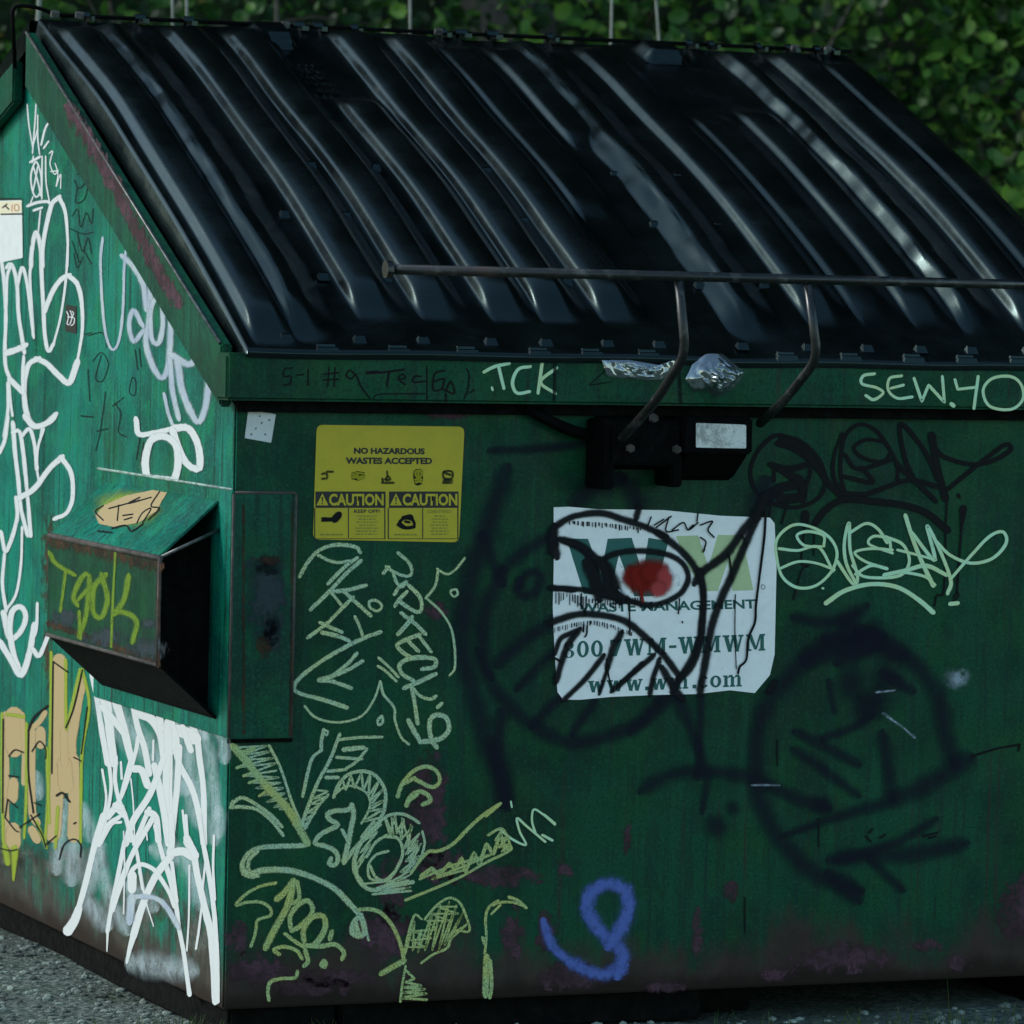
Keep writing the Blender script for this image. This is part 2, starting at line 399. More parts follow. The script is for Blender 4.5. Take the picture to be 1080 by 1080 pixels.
# ================================================================== SETTING
def mk_ground():
    k = NT('gritty_ground')
    n = k.noise(1.3, 5, .6); f = k.noise(55, 5, .75); p = k.noise(4.5, 5, .65, loc=(4, 4, 0))
    c = k.mix(k.ramp(f, .35, .68), (.032, .048, .038), (.20, .235, .20))
    c = k.mix(k.ramp(n, .4, .7, 0, .6), c, (.05, .06, .045))
    c = k.mix(k.ramp(p, .54, .68, 0, .75), c, (.035, .06, .025))
    v = k.n('ShaderNodeTexVoronoi'); k.l(k.co(), v.inputs['Vector']); v.inputs['Scale'].default_value = 70
    h = k.math('ADD', f, k.math('MULTIPLY', v.outputs['Distance'], -.8))
    return k.done(k.pbsdf(c, .85, 0, k.bump(h, .8, .012), .3))
M_GROUND = mk_ground()
bm = bmesh.new()
# fine patch near the container, coarse sheet to the horizon
def gh(x, y):
    d = min(1, max(0, (14 - abs(y - 2)) / 8)) * min(1, max(0, (16 - abs(x)) / 8))
    return G_Z - .012 + d * (.014 * mnoise.noise(Vector((x * 1.3, y * 1.3, 0))) + .006 * mnoise.noise(Vector((x * 6, y * 6, 3))))
xs = [-300, -120, -50, -24] + [-16 + .4 * i for i in range(28)] + [-4.8 + .08 * i for i in range(110)] + [4 + .5 * i for i in range(25)] + [24, 50, 120, 300]
ys = [-300, -120, -50, -24, -16, -12, -9, -7, -5, -4] + [-3 + .08 * i for i in range(88)] + [4.2 + .5 * i for i in range(24)] + [20, 50, 120, 300]
vs = [[bm.verts.new((x, y, gh(x, y))) for x in xs] for y in ys]
for j in range(len(ys) - 1):
    for i in range(len(xs) - 1): bm.faces.new((vs[j][i], vs[j][i + 1], vs[j + 1][i + 1], vs[j + 1][i]))
o = obj('ground', bm, M_GROUND, None, True); o['kind'] = 'structure'; o['label'] = 'gritty grey ground with moss under the container'

# loose gravel: nobody could count it
M_STONE = solid('gravel_stone', (.16, .185, .155), .85, .8, 9, bump=.3)
tb = bmesh.new(); bmesh.ops.create_icosphere(tb, subdivisions=1, radius=1); tb.verts.index_update()
ICO_V = [v.co.copy() for v in tb.verts]; ICO_F = [[v.index for v in f.verts] for f in tb.faces]; tb.free()
bm = bmesh.new()
def stone(c, r):
    sx, sy, sz = random.uniform(.7, 1.3), random.uniform(.7, 1.3), random.uniform(.4, .8)
    vv = [bm.verts.new(Vector((q.x * sx, q.y * sy, q.z * sz)) * r * random.uniform(.82, 1.15) + c) for q in ICO_V]
    for f in ICO_F: bm.faces.new([vv[i] for i in f])
def scatter(n, xr, yr, rr):
    for _ in range(n):
        x, y = random.uniform(*xr), random.uniform(*yr)
        if 0.02 < x < 1.9 and .05 < y < 2.7: continue
        r = rr[0] + (rr[1] - rr[0]) * random.random() ** 3
        stone(Vector((x, y, gh(x, y) + r * .15)), r)
scatter(4600, (-.85, 0.02), (-.3, 2.3), (.002, .011)); scatter(900, (.2, 2.2), (-.6, .05), (.003, .013)); scatter(260, (-2, 3.2), (-1.5, 2.5), (.004, .016))
o = obj('gravel', bm, M_STONE); o['kind'] = 'stuff'; o['label'] = 'loose grey gravel strewn around the container'

# grass at the foot of the container
def mk_leaf(name, c1, c2, trans=.35, rough=.5):
    k = NT(name); c = k.mix(k.ramp(k.noise(2.2, 3, .6), .3, .7), c1, c2)
    d = k.pbsdf(c, rough, 0, None, .35); t = k.n('ShaderNodeBsdfTranslucent'); k.put(t.inputs[0], c)
    mx = k.n('ShaderNodeMixShader'); mx.inputs[0].default_value = trans; k.l(d, mx.inputs[1]); k.l(t.outputs[0], mx.inputs[2])
    return k.done(mx.outputs[0])
M_GRASS = mk_leaf('grass_blade', (.035, .075, .02), (.10, .13, .035))
def blade(bm, p, h, w, lean):
    a = random.uniform(0, 6.283); d = Vector((math.cos(a), math.sin(a), 0)); s = Vector((-d.y, d.x, 0)); prev = None
    for i in range(4):
        t = i / 3; c = p + Vector((0, 0, h * t * (1 - .2 * lean * t))) + d * (h * lean * t * t); ww = w * (1 - t) * .5 + .0003
        q = (bm.verts.new(c - s * ww), bm.verts.new(c + s * ww))
        if prev: bm.faces.new((prev[0], prev[1], q[1], q[0]))
        prev = q
bm = bmesh.new()
for _ in range(2600):
    t = random.random()
    x, y = (random.uniform(-.42, .22), random.uniform(-.25, .20)) if t < .62 else (random.uniform(1.0, 2.2), random.uniform(-.35, -.05))
    if mnoise.noise(Vector((x * 5, y * 5, 1))) < -.05: continue
    if x > .05 and y > .0: continue
    blade(bm, Vector((x, y, gh(x, y))), random.uniform(.012, .05), random.uniform(.0015, .003), random.uniform(.2, .9))
o = obj('grass', bm, M_GRASS); o['kind'] = 'stuff'; o['label'] = 'short sparse grass growing at the foot of the container'
for name, x, y, n, h, lab in (('grass_tuft', 1.42, -.26, 16, .13, 'thin green grass tuft with one tall straight blade in front of the dark skids'),
                              ('grass_tuft', 1.10, -.20, 9, .08, 'small low tuft with an arching dry stalk in front of the dark skids')):
    bm = bmesh.new()
    for i in range(n): blade(bm, Vector((random.gauss(0, .03), random.gauss(0, .02), 0)), h * random.uniform(.3, .6) if i else h, random.uniform(.002, .004), random.uniform(.15, .8) if i else .08)
    o = obj(name, bm, M_GRASS); o.location = (x, y, gh(x, y)); tag(o, lab, 'grass', 'grass tufts by the skids')

# wooded bank behind, raised high to keep the sky out of the lids
k = NT('dark_undergrowth'); M_BANK = k.done(k.pbsdf(k.mix(k.ramp(k.noise(3, 5, .7), .35, .65), (.004, .006, .003), (.018, .03, .010)), .9, 0, k.bump(k.noise(8, 5, .7), .8, .1), .2))
bm = bmesh.new(); NX, NY = 70, 20
rows = []
for j in range(NY):
    t = j / (NY - 1); y = 9.2 + 9 * t; z = G_Z - .1 + 30 * (t ** .8)
    rows.append([bm.verts.new((-5 + 60 * i / NX, y + 1.2 * mnoise.noise(Vector((i * .4, j * .5, 0))), z + .5 * mnoise.noise(Vector((i * .3, j * .4, 5))))) for i in range(NX + 1)])
for j in range(NY - 1):
    for i in range(NX): bm.faces.new((rows[j][i], rows[j][i + 1], rows[j + 1][i + 1], rows[j + 1][i]))
o = obj('raised_bank', bm, M_BANK, None, True); o['kind'] = 'structure'; o['label'] = 'dark overgrown bank behind the shrubs, raised high to block the sky'

LEAF = [mk_leaf('leaf_dark', (.004, .022, .004), (.012, .046, .008)), mk_leaf('leaf_mid', (.020, .085, .011), (.045, .13, .018)),
        mk_leaf('leaf_bright', (.07, .19, .024), (.12, .24, .034)), mk_leaf('leaf_yellow', (.20, .16, .02), (.26, .20, .03))]
M_BARK = solid('twig_bark', (.06, .05, .04), .85, .4, 20, bump=.4)
def leaf(bm, c, r, mi):
    n = Vector((random.gauss(0, .6), random.gauss(-.55, .5), random.gauss(.55, .5))).normalized()
    a = n.orthogonal().normalized(); a = Matrix.Rotation(random.uniform(0, 6.28), 3, n) @ a; b = n.cross(a)
    pr = ((0, 1.0), (.62, .55), (.72, -.1), (.4, -.75), (0, -.95), (-.4, -.75), (-.72, -.1), (-.62, .55))
    mid = bm.verts.new(c - n * r * .18)
    ring = [bm.verts.new(c + a * (u * r) + b * (v * r)) for u, v in pr]
    for i in range(8): bm.faces.new((mid, ring[i], ring[(i + 1) % 8])).material_index = mi
def shrub(name, x, y, rx, ry, h, nl, lr, label, weights, seed):
    random.seed(seed)
    root = empty(name, (x, y, G_Z)); tag(root, label, 'shrub', 'shrubs behind the container')
    bs = bmesh.new(); tips = []
    for i in range(9):
        a = random.uniform(0, 6.283); t = Vector((rx * .8 * math.cos(a) * random.random() ** .5, ry * .8 * math.sin(a) * random.random() ** .5, h * random.uniform(.55, .98)))
        base = Vector((random.gauss(0, .12), random.gauss(0, .1), 0)); m = base.lerp(t, .5) + Vector((random.gauss(0, .1), random.gauss(0, .1), .15))
        tube(bs, [base, base.lerp(m, .5) + Vector((0, 0, .05)), m, m.lerp(t, .5), t], .022, 6, .005)
        for q in range(5):
            s0 = base.lerp(t, random.uniform(.35, .95)); e = s0 + Vector((random.gauss(0, .3), random.gauss(0, .3), random.gauss(.12, .2)))
            tube(bs, [s0, s0.lerp(e, .5) + Vector((0, 0, .03)), e], .007, 5, .002); tips.append(e)
        tips.append(t)
    obj('stem', bs, M_BARK, root, True)
    bl = bmesh.new()
    cl = [(tp, random.uniform(.16, .34)) for tp in tips]
    for _ in range(int(nl / 60)):
        a = random.uniform(0, 6.283); u = random.random() ** .45
        cl.append((Vector((rx * u * math.cos(a), ry * u * math.sin(a), h * random.uniform(.08, 1))), random.uniform(.14, .32)))
    per = int(nl / len(cl))
    for c, r in cl:
        w = list(weights); sh = random.choice((0, 0, 1, 1, 2)); w[sh] *= 3
        for _ in range(per):
            p = c + Vector((random.gauss(0, r * .6), random.gauss(0, r * .55), random.gauss(0, r * .55)))
            if p.z < .03: continue
            leaf(bl, p, lr * random.uniform(.55, 1.25), random.choices((0, 1, 2, 3), w)[0])
    obj('foliage', bl, LEAF, root)
shrub('leafy_shrub', 2.3, 6.6, 1.15, .7, 2.75, 6000, .031, 'dense dark shrub with a few yellow leaves behind the left lid top', (6, 4, .8, .10), 11)
shrub('leafy_shrub', 0.7, 6.9, 1.0, .7, 2.7, 3600, .031, 'darkest shrub showing past the left gable peak', (8, 2, .4, .02), 12)
shrub('leafy_shrub', 4.0, 6.5, 1.15, .7, 2.8, 7000, .032, 'bright rounded leaf shrub behind the middle of the ridge', (3, 5, 2.6, .10), 13)
shrub('leafy_shrub', 5.6, 6.2, 1.05, .7, 2.9, 7000, .035, 'tall light green shrub with round leaves right of the lid edge', (3, 4, 4.2, .10), 14)
shrub('leafy_shrub', 5.05, 5.0, .7, .5, 1.9, 4200, .037, 'low round leaved shrub close beside the right lid edge', (3, 4, 4.0, .08), 15)
shrub('leafy_shrub', 7.2, 7.2, 1.3, .8, 3.2, 5000, .032, 'shadowy shrub crossed by bare twigs in the upper right corner', (6, 3, .8, .05), 16)
shrub('leafy_shrub', -1.2, 8.4, 1.2, .8, 2.9, 2000, .042, 'dim shrub beyond the left side of the container', (8, 2, .3, .0), 17)
def blocker_tree(x, y, hc, r, nl, label, seed):  # added trees, unseen; their crowns keep bright sky out of the lid reflections
    random.seed(seed); root = empty('blocker_tree', (x, y, G_Z)); tag(root, label, 'blocker_tree', 'unseen trees added to block the sky')
    bt = bmesh.new(); tube(bt, [Vector((0, 0, -.3)), Vector((.1, .05, hc * .35)), Vector((-.05, .1, hc * .7)), Vector((0, 0, hc))], .22, 10, .08)
    for i in range(9):
        a = i * .7 + random.random(); b0 = Vector((0, .05, hc * random.uniform(.5, .9))); e = b0 + Vector((math.cos(a) * r * .8, math.sin(a) * r * .8, random.uniform(.3, 2.2)))
        tube(bt, [b0, b0.lerp(e, .5) + Vector((0, 0, .3)), e], .07, 6, .015)
    obj('blocker_trunk', bt, M_BARK, root, True)
    bl = bmesh.new()
    for _ in range(int(nl / 50)):
        a = random.uniform(0, 6.283); z = random.uniform(-1, 1); u = random.random() ** .4 * r; q = math.sqrt(1 - z * z)
        c = Vector((math.cos(a) * q * u, math.sin(a) * q * u, hc + z * u * .85))
        for _ in range(50): leaf(bl, c + Vector((random.gauss(0, .5), random.gauss(0, .5), random.gauss(0, .4))), random.uniform(.16, .34), random.choices((0, 1), (3, 1))[0])
    obj('blocker_crown', bl, LEAF, root)
blocker_tree(3.9, 8.2, 10.2, 4.2, 7500, 'added unseen tree rising behind the middle of the ridge', 31)
blocker_tree(7.0, 6.2, 9.8, 4.2, 7500, 'added unseen tree just beyond the right edge behind the round leaved shrubs', 32)
blocker_tree(9.6, 2.2, 9.0, 4.0, 5000, 'added unseen tree standing to the right of the container', 33)
blocker_tree(10.5, 11.0, 10.0, 4.5, 5000, 'added unseen tree farthest back behind the upper right shrubs', 34)
random.seed(21)
M_CANE = solid('pale_dry_cane', (.20, .21, .18), .7, .25, 20)
for i, (px0, px1, ytop, ybot) in enumerate(((181, 183, -40, 60), (196, 198, -40, 60), (432, 433, -40, 60), (646, 644, -40, 70), (689, 697, -40, 70), (44, 38, -40, 60))):
    a = on_plane(px0, ytop, Vector((0, 1, 0)), Vector((0, 3.6, 0))); b = on_plane(px1, ybot, Vector((0, 1, 0)), Vector((0, 3.6, 0)))
    g = b + (b - a) * ((b.z - G_Z) / (a.z - b.z)); g.z = G_Z - .02
    bm = bmesh.new(); t = a + (a - b) * 1.6
    tube(bm, [g - g, (b - g), (a - g), (t - g)], .0045 if i < 5 else .010, 6, .003)
    o = obj('dry_cane', bm, M_CANE, None, True); o.location = g
    tag(o, ('pale bare cane, left one of the close pair behind the left lid', 'pale bare cane, right one of the close pair behind the left lid',
            'lone pale cane behind the ridge between the close pair and the leaning pair', 'upright pale cane of the pair behind the right lid',
            'leaning pale cane of the pair behind the right lid', 'thick tan cane standing behind the gable peak')[i], 'cane', 'bare canes behind the ridge')

# ================================================================== DUMPSTER
L = 1.93; D = 2.74; H = 1.15; GY, GS = 1.365, .476            # ridge y, gable slope
DUMP = empty('dumpster', (0, 0, G_Z)); DUMP.location = (0, 0, 0)
tag(DUMP, 'graffiti covered green steel dumpster with black ribbed lids and fork pocket', 'dumpster')
bm = bmesh.new()
prism(bm, [(0, 0), (0, H), (GY, H + GS * GY), (D, H + GS * GY - .32 * (D - GY)), (D, 0)], 'x', 0, L)
o = obj('container_body', finish(bm, .004, 2), [M_GREEN, M_BLUEGREEN], DUMP)
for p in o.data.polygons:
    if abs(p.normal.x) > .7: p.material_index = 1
# rim beam
bm = bmesh.new()
box(bm, -.036, L + .036, -.05, .02, 1.157, 1.246)
obj('front_rim', finish(bm, .006, 3), M_GREEN, DUMP)
bm = bmesh.new(); box(bm, .0, L, -.016, -.0005, 1.135, 1.1565); obj('rim_shadow_strip', finish(bm, .002), M_SHADEBLACK, DUMP)  # dark strip stands in for the soft shadow below the rim
# gable flanges
for s in (0, 1):
    x0, x1 = ((-.03, -.006), (L + .006, L + .03))[s]
    bm = bmesh.new()
    def fl(y): return 1.14 + .487 * y
    ya, yb = .003, 1.315
    hull(bm, [(x0, ya, fl(ya)), (x1, ya, fl(ya)), (x1, yb, fl(yb)), (x0, yb, fl(yb)), (x0, ya, fl(ya) + .118), (x1, ya, fl(ya) + .118), (x1, yb, fl(yb) + .118), (x0, yb, fl(yb) + .118)])
    obj('gable_flange', finish(bm, .004, 2), M_GREEN2, DUMP)
    if s == 0:
        bm = bmesh.new(); tube(bm, [(x0 + .001, ya + .01, fl(ya + .01) + .1175), (x0 + .001, yb, fl(yb) + .1175)], .0032, 8); obj('worn_edge', bm, M_WORNSTEEL, DUMP, True)
    bm = bmesh.new(); yc = D + .03
    def fb(y): return fl(yb) - .33 * (y - yb)
    hull(bm, [(x0, yb + .09, fb(yb + .09)), (x1, yb + .09, fb(yb + .09)), (x1, yc, fb(yc)), (x0, yc, fb(yc)), (x0, yb + .09, fb(yb) + .06), (x1, yb + .09, fb(yb) + .06), (x1, yc, fb(yc) + .1), (x0, yc, fb(yc) + .1)])
    obj('gable_flange', finish(bm, .004, 2), M_GREEN2, DUMP)
# skids, near-black to carry the shade under the body
for (x0, x1, y0, y1) in ((.022, .24, .03, D - .1), (1.03, 1.17, .12, D - .1), (L - .16, L - .035, .05, D - .1)):
    bm = bmesh.new(); box(bm, x0, x1, y0, y1, G_Z - .012, -.0005); obj('skid', finish(bm, .006), M_SHADEBLACK, DUMP)
bm = bmesh.new(); box(bm, .25, 1.02, .035, .10, G_Z - .012, -.0005); obj('skid', finish(bm, .006), M_SHADEBLACK, DUMP)

# ---- lids
A0 = Vector((0, -.045, 1.254)); U = Vector((0, 1.413, .690)).normalized(); N = Vector((0, -U.z, U.y)); LS = 1.53
def sstep(a, b, x):
    t = min(1, max(0, (x - a) / (b - a))); return t * t * (3 - 2 * t)
def lid_mesh(x0, x1, ribs, pad, seed):
    """ribs: (left crest x, s start, s end, left face width, height, dented)"""
    nx, ns = int((x1 - x0) / .0025), 120; bm = bmesh.new(); g = []
    for j in range(ns + 1):
        s = -.012 + (LS + .012) * j / ns; row = []
        for i in range(nx + 1):
            x = x0 + (x1 - x0) * i / nx; h = 0.0; dx = 0
            for (xl, s0, s1, lw, hh, dent) in ribs:
                xx = x + .004 * mnoise.noise(Vector((s * 2.5, xl * 31, seed)))
                if dent: xx = x + .009 * mnoise.noise(Vector((s * 5, seed, 0))) + .003 * mnoise.noise(Vector((s * 17, seed, 4)))
                if dent:
                    up_ = min(1, max(0, (xx - xl + lw) / lw)); dn = 1 - sstep(xl + .030, xl + .105, xx)
                    tt = min(1, max(0, (xx - xl) / .010)); prof = min(up_ * (.88 + .12 * math.sin(tt * 1.5708)), dn) * (1 - .30 * sstep(xl + .010, xl + .07, xx))
                else:
                    up_ = min(1, max(0, (xx - xl + .007) / .007)); tt = min(1, max(0, (xx - xl) / .050))
                    prof = min(up_ * (.50 + .50 * math.sqrt(max(0, 1 - (1 - tt) ** 2))), 1 - sstep(xl + .050, xl + .112, xx))
                if dent and up_ < 1: prof *= 1 + .16 * mnoise.noise(Vector((s * 9, x * 40, seed + 2)))
                e = sstep(s0, s0 + .13, s) * (1 - sstep(s1 - .10, s1, s))
                h = max(h, hh * prof * e)
            e = .028 * sstep(pad - .055, pad - .025, x) * (1 - sstep(pad + .035, pad + .055, x)) * sstep(1.40, 1.43, s) * (1 - sstep(1.49, 1.52, s))
            h = max(h, e)
            t = s / LS
            bul = .135 * t * (1 - t) * (1 - .25 * math.cos((x - .485 - (.47 if x > 1.0 else 0) * 0) * 3)) + .009 * mnoise.noise(Vector((x * 2.6, s * 2.4, 1)))
            if s < .03: h *= sstep(-.012, .03, s)
            p = A0 + Vector((x, 0, 0)) + U * s + N * ((.004 if seed == 1 else .0005) + h + bul)
            row.append(bm.verts.new(p))
        g.append(row)
    for j in range(ns):
        for i in range(nx): bm.faces.new((g[j][i], g[j][i + 1], g[j + 1][i + 1], g[j + 1][i]))
    # turned-down skirt all round
    def skirt(line, dn, out):
        prev = None
        for v in line:
            q = [v] + [bm.verts.new(v.co + out * f - N * d) for f, d in ((.5, .15 * dn), (1, .5 * dn), (1, dn))] if False else [v, bm.verts.new(v.co + out * .6 - N * dn * .2), bm.verts.new(v.co + out - N * dn)]
            if prev:
                bm.faces.new((prev[0], prev[1], q[1], q[0])); bm.faces.new((prev[1], prev[2], q[2], q[1]))
            prev = q
    skirt(g[0], .013, -U * .003); skirt([r[0] for r in g][::-1], .055, Vector((-.004, 0, 0))); skirt([r[-1] for r in g], .055, Vector((.004, 0, 0)))
    bmesh.ops.recalc_face_normals(bm, faces=bm.faces)
    if sum(f.normal.dot(N) for f in bm.faces) < 0: bmesh.ops.reverse_faces(bm, faces=bm.faces)
    return bm
E_ = (0.02, 1.50)
ribs1 = [(.030, .0, 1.50, .012, .030, 0), (.122, .015, 1.52, .034, .036, 1), (.270, .10, 1.53, .011, .033, 0), (.402, .10, 1.52, .011, .033, 0),
         (.548, .10, 1.15, .011, .030, 0), (.652, .10, 1.53, .013, .034, 0), (.782, .10, 1.53, .011, .032, 0), (.893, .5, 1.50, .010, .014, 0)]
ribs2 = [(1.008, .85, 1.50, .012, .020, 0), (1.078, .05, 1.53, .034, .034, 1), (1.232, .10, 1.52, .011, .026, 0), (1.352, .10, 1.12, .009, .013, 0),
         (1.472, .10, 1.15, .010, .020, 0), (1.588, .08, 1.53, .016, .030, 1), (1.718, .08, 1.53, .012, .034, 0), (1.84, .10, 1.50, .010, .016, 0)]
def bumps(b, xs):
    for s, w in ((.032, .013), (.268, .011), (.525, .010), (.755, .010)):
        for x in xs:
            if random.random() < .12: continue
            t = s / LS; c = A0 + Vector((x, 0, 0)) + U * s + N * (.006 + .12 * t * (1 - t))
            hull(b, [c + Vector((dx * w, 0, 0)) + U * du + N * dn for dn, k in ((-.004, 1), (.006, .7)) for dx, du in ((-1 * k, -.010 if k == 1 else .002), (1 * k, -.010 if k == 1 else .002), (1 * k, .008), (-1 * k, .008))])
def lip_tabs(b, xs):
    for x in xs:
        for s, hh, w in ((-.004, .0012, .024), (.008, .0022, .020)):
            c = A0 + Vector((x, 0, 0)) + U * s + N * .006
            hull(b, [c + Vector((dx, 0, 0)) + U * du + N * dn for dn, k in ((-.008, 1), (hh, .85)) for dx, du in ((-w * k, -.007 if k == 1 else .001), (w * k, -.007 if k == 1 else .001), (w * k, .005), (-w * k, .005))])
lids = []
for x0, x1, ribs, pad, seed, bx, tx in ((.004, .972, ribs1, .50, 1, (.092, .24, .37, .51, .625, .755, .865), (.165, .31, .45, .60, .71, .83)),
                                       (.966, L + .004, ribs2, 1.43, 5, (1.045, 1.19, 1.32, 1.44, 1.555, 1.685, 1.81), (1.13, 1.27, 1.41, 1.53, 1.65, 1.78))):
    lb = lid_mesh(x0, x1, ribs, pad, seed); smooth_n = len(lb.faces); bumps(lb, bx); lip_tabs(lb, tx)
    lid = obj('lid', lb, M_LID, DUMP); lids.append(lid)
    for p in lid.data.polygons: p.use_smooth = p.index < smooth_n
    # raised notice lettering, worn to bars
    b = bmesh.new()
    for r in range(5):
        s = 1.30 - r * .035; t = s / LS; xx = pad - .05 + random.uniform(0, .015)
        while xx < pad + .055:
            w = random.uniform(.006, .016); c = A0 + Vector((xx, 0, 0)) + U * s + N * (.004 + .118 * t * (1 - t))
            hull(b, [c + Vector((dx, 0, 0)) + U * du + N * dn for dn in (-.002, .0018) for dx, du in ((0, -.009), (w, -.009), (w, .009), (0, .009))]); xx += w + .005
    obj('raised_lettering', finish(b), M_LID, lid)
# rear lids (same moulding turned round the ridge)
for lid in lids[:]:
    me = lid.data.copy(); o = link('lid', me, DUMP); ry = (A0 + U * LS).y + .035
    Z = Matrix.Translation((0, ry, 0)) @ Matrix.Scale(-1, 4, (0, 1, 0)) @ Matrix.Translation((0, -ry, 0)); me.transform(Z); me.flip_normals()
# hinge rod along the ridge with clips
RG = A0 + U * LS + N * .002
bm = bmesh.new()
tube(bm, fillet([RG + Vector((-.035, .045, -.105)), RG + Vector((-.045, .04, .03)), RG + Vector((.0, .02, .028)), RG + Vector((.05, .02, .012)), RG + Vector((L + .03, .02, .012))], .02), .0045, 8)
rod = obj('hinge_rod', bm, M_BLACKSTEEL, DUMP, True)
for x in (.115, .235, .345, .60, .645, .73, .94, .985, 1.06, 1.20, 1.545, 1.60, 1.72, 1.80, 1.87, 1.90):
    bm = bmesh.new(); c = RG + Vector((x, .02, .012)); w = random.uniform(.006, .014)
    bmesh.ops.create_cone(bm, cap_ends=True, segments=12, radius1=.0105, radius2=.0105, depth=w * 2, matrix=Matrix.Translation(c) @ Matrix.Rotation(R(90), 4, 'Y'))
    box(bm, c.x - w * .6, c.x + w * .6, c.y - .05, c.y, c.z - .012, c.z - .002)
    obj('hinge_clip', bm, M_LID, rod)
for x in (.035, .09, .56, .92, 1.80, 1.885):
    bm = bmesh.new(); bmesh.ops.create_cone(bm, cap_ends=True, segments=6, radius1=.010, radius2=.010, depth=.012, matrix=Matrix.Translation(RG + Vector((x, -.012, .012))) @ Matrix.Rotation(R(20), 4, 'X'))
    obj('hinge_bolt', bm, M_WORNSTEEL, rod)

# ---- lock bar
BY = -.30
bm = bmesh.new(); tube(bm, [(.187, BY, 1.409), (L - .05, BY, 1.409)], .0095, 14); bar = obj('lock_bar', bm, M_PIPE, DUMP, True)
bm = bmesh.new(); tube(bm, [(.180, BY, 1.409), (.192, BY, 1.409)], .0165, 12); obj('end_cap', bm, M_PIPE, bar)
for x, pts in ((.785, ((.774, BY, 1.40), (.792, BY, 1.262), (.775, -.20, 1.166), (.76, -.10, 1.10), (.757, -.06, 1.085))),
               (1.055, ((1.045, BY, 1.40), (1.070, BY, 1.258), (1.052, -.20, 1.175), (1.068, -.06, 1.125)))):
    bm = bmesh.new(); tube(bm, fillet(pts, .035), .0092, 12); obj('bar_arm', bm, M_PIPE, bar, True)
# ---- lock housing
bm = bmesh.new()
prism(bm, [(-.09, 1.125), (-.004, 1.135), (-.004, 1.03), (-.09, 1.045)], 'x', .735, .885)
box(bm, .720, .748, -.085, -.004, .995, 1.13); box(bm, .868, .892, -.085, -.004, 1.0, 1.13)
lock = obj('lock_housing', finish(bm, .004), M_BLACKSTEEL, DUMP)
bm = bmesh.new(); tube(bm, fillet([(.585, -.02, 1.150), (.66, -.025, 1.112), (.755, -.03, 1.085)], .03), .0115, 10); obj('latch_rod', bm, M_BLACKSTEEL, lock, True)
bm = bmesh.new(); box(bm, .885, 1.034, -.10, -.004, 1.066, 1.137); obj('lamp_box', finish(bm, .004), M_BLACKSTEEL, lock)
bm = bmesh.new(); prism(bm, [(-.09, 1.0655), (-.004, 1.0655), (-.004, 1.01), (-.03, 1.02)], 'x', .90, 1.03); obj('lamp_bracket', finish(bm, .002), M_BLACKSTEEL, lock)
bm = bmesh.new(); sheet(bm, LABL, rounded([(734, 446), (787, 448), (787, 473), (734, 472)], 1.5), 0.0, .003)
k = NT('dirty_white_label'); g_ = k.n('ShaderNodeTexBrick'); k.l(k.co((18, 18, 18)), g_.inputs[0])
c_ = k.mix(k.ramp(k.noise(45, 5, .8), .42, .62), (.62, .63, .60), (.30, .31, .29)); c_ = k.mix(k.ramp(k.noise(60, 4, .7, loc=(3, 1, 1)), .64, .70), c_, (.04, .04, .035))
obj('white_label', bm, k.done(k.pbsdf(c_, .5)), lock)
bm = bmesh.new(); box(bm, .790, .835, -.006, -.001, 1.126, 1.1345); 
pl = [FRONT.at(*q, 0) for q in ((652, 433), (676, 433), (674, 446), (652, 447))]
box(bm, pl[0].x, pl[1].x, -.006, -.001, 1.10, 1.134)
bmesh.ops.create_cone(bm, cap_ends=True, segments=12, radius1=.010, radius2=.007, depth=.012, matrix=Matrix.Translation((FRONT.at(661, 438).x, -.012, 1.121)) @ Matrix.Rotation(R(90), 4, 'X'))
obj('bolt_plate', finish(bm), M_WORNSTEEL, lock)
bm = bmesh.new()
for px, py in ((690, 441), (665, 473), (714, 474)):
    p = on_plane(px, py, Vector((0, 1, 0)), Vector((0, -.093, 0))); bmesh.ops.create_cone(bm, cap_ends=True, segments=6, radius1=.010, radius2=.008, depth=.010, matrix=Matrix.Translation(p) @ Matrix.Rotation(R(90), 4, 'X'))
obj('rusty_bolt', finish(bm), M_DARKRUST, lock)

# ---- fork pocket on the left side
XO, YA, YB = -.125, .058, .772; ZT, ZB, WT, WB = .856, .652, .964, .547
def plate(bm, a, b, y0, y1, th):
    """plate between cross-section points a, b (x,z) along y, thickness th inwards"""
    d = Vector((b[0] - a[0], b[1] - a[1])).normalized(); n = Vector((-d.y, d.x)) * th
    q = [a, b, (b[0] + n.x, b[1] + n.y), (a[0] + n.x, a[1] + n.y)]
    hull(bm, [(x, y0, z) for x, z in q] + [(x, y1, z) for x, z in q])
bm = bmesh.new(); plate(bm, (XO, ZB), (XO, ZT), YA, YB, -.005); pocket = obj('fork_pocket', finish(bm, .002), M_GREEN, DUMP)
bm = bmesh.new(); plate(bm, (XO + .0005, ZT + .0005), (-.0055, WT), YA + .012, YB, -.005); obj('top_plate', finish(bm, .0015), M_BLUEGREEN, pocket)
bm = bmesh.new(); plate(bm, (-.0055, WB), (XO + .0005, ZB - .0005), YA, YB, -.005); obj('bottom_plate', finish(bm, .0015), M_SHADEBLACK, pocket)  # shade of the underside is put into its near-black colour
bm = bmesh.new(); hull(bm, [(x, y, z) for y in (YA + .05, YA + .055) for x, z in ((XO + .007, ZB + .006), (-.006, WB + .012), (-.006, WT - .068), (XO + .007, ZT - .014))]); obj('shade_plate', finish(bm), M_SHADEBLACK, pocket)  # dark plate stands in for the deep shade inside the mouth
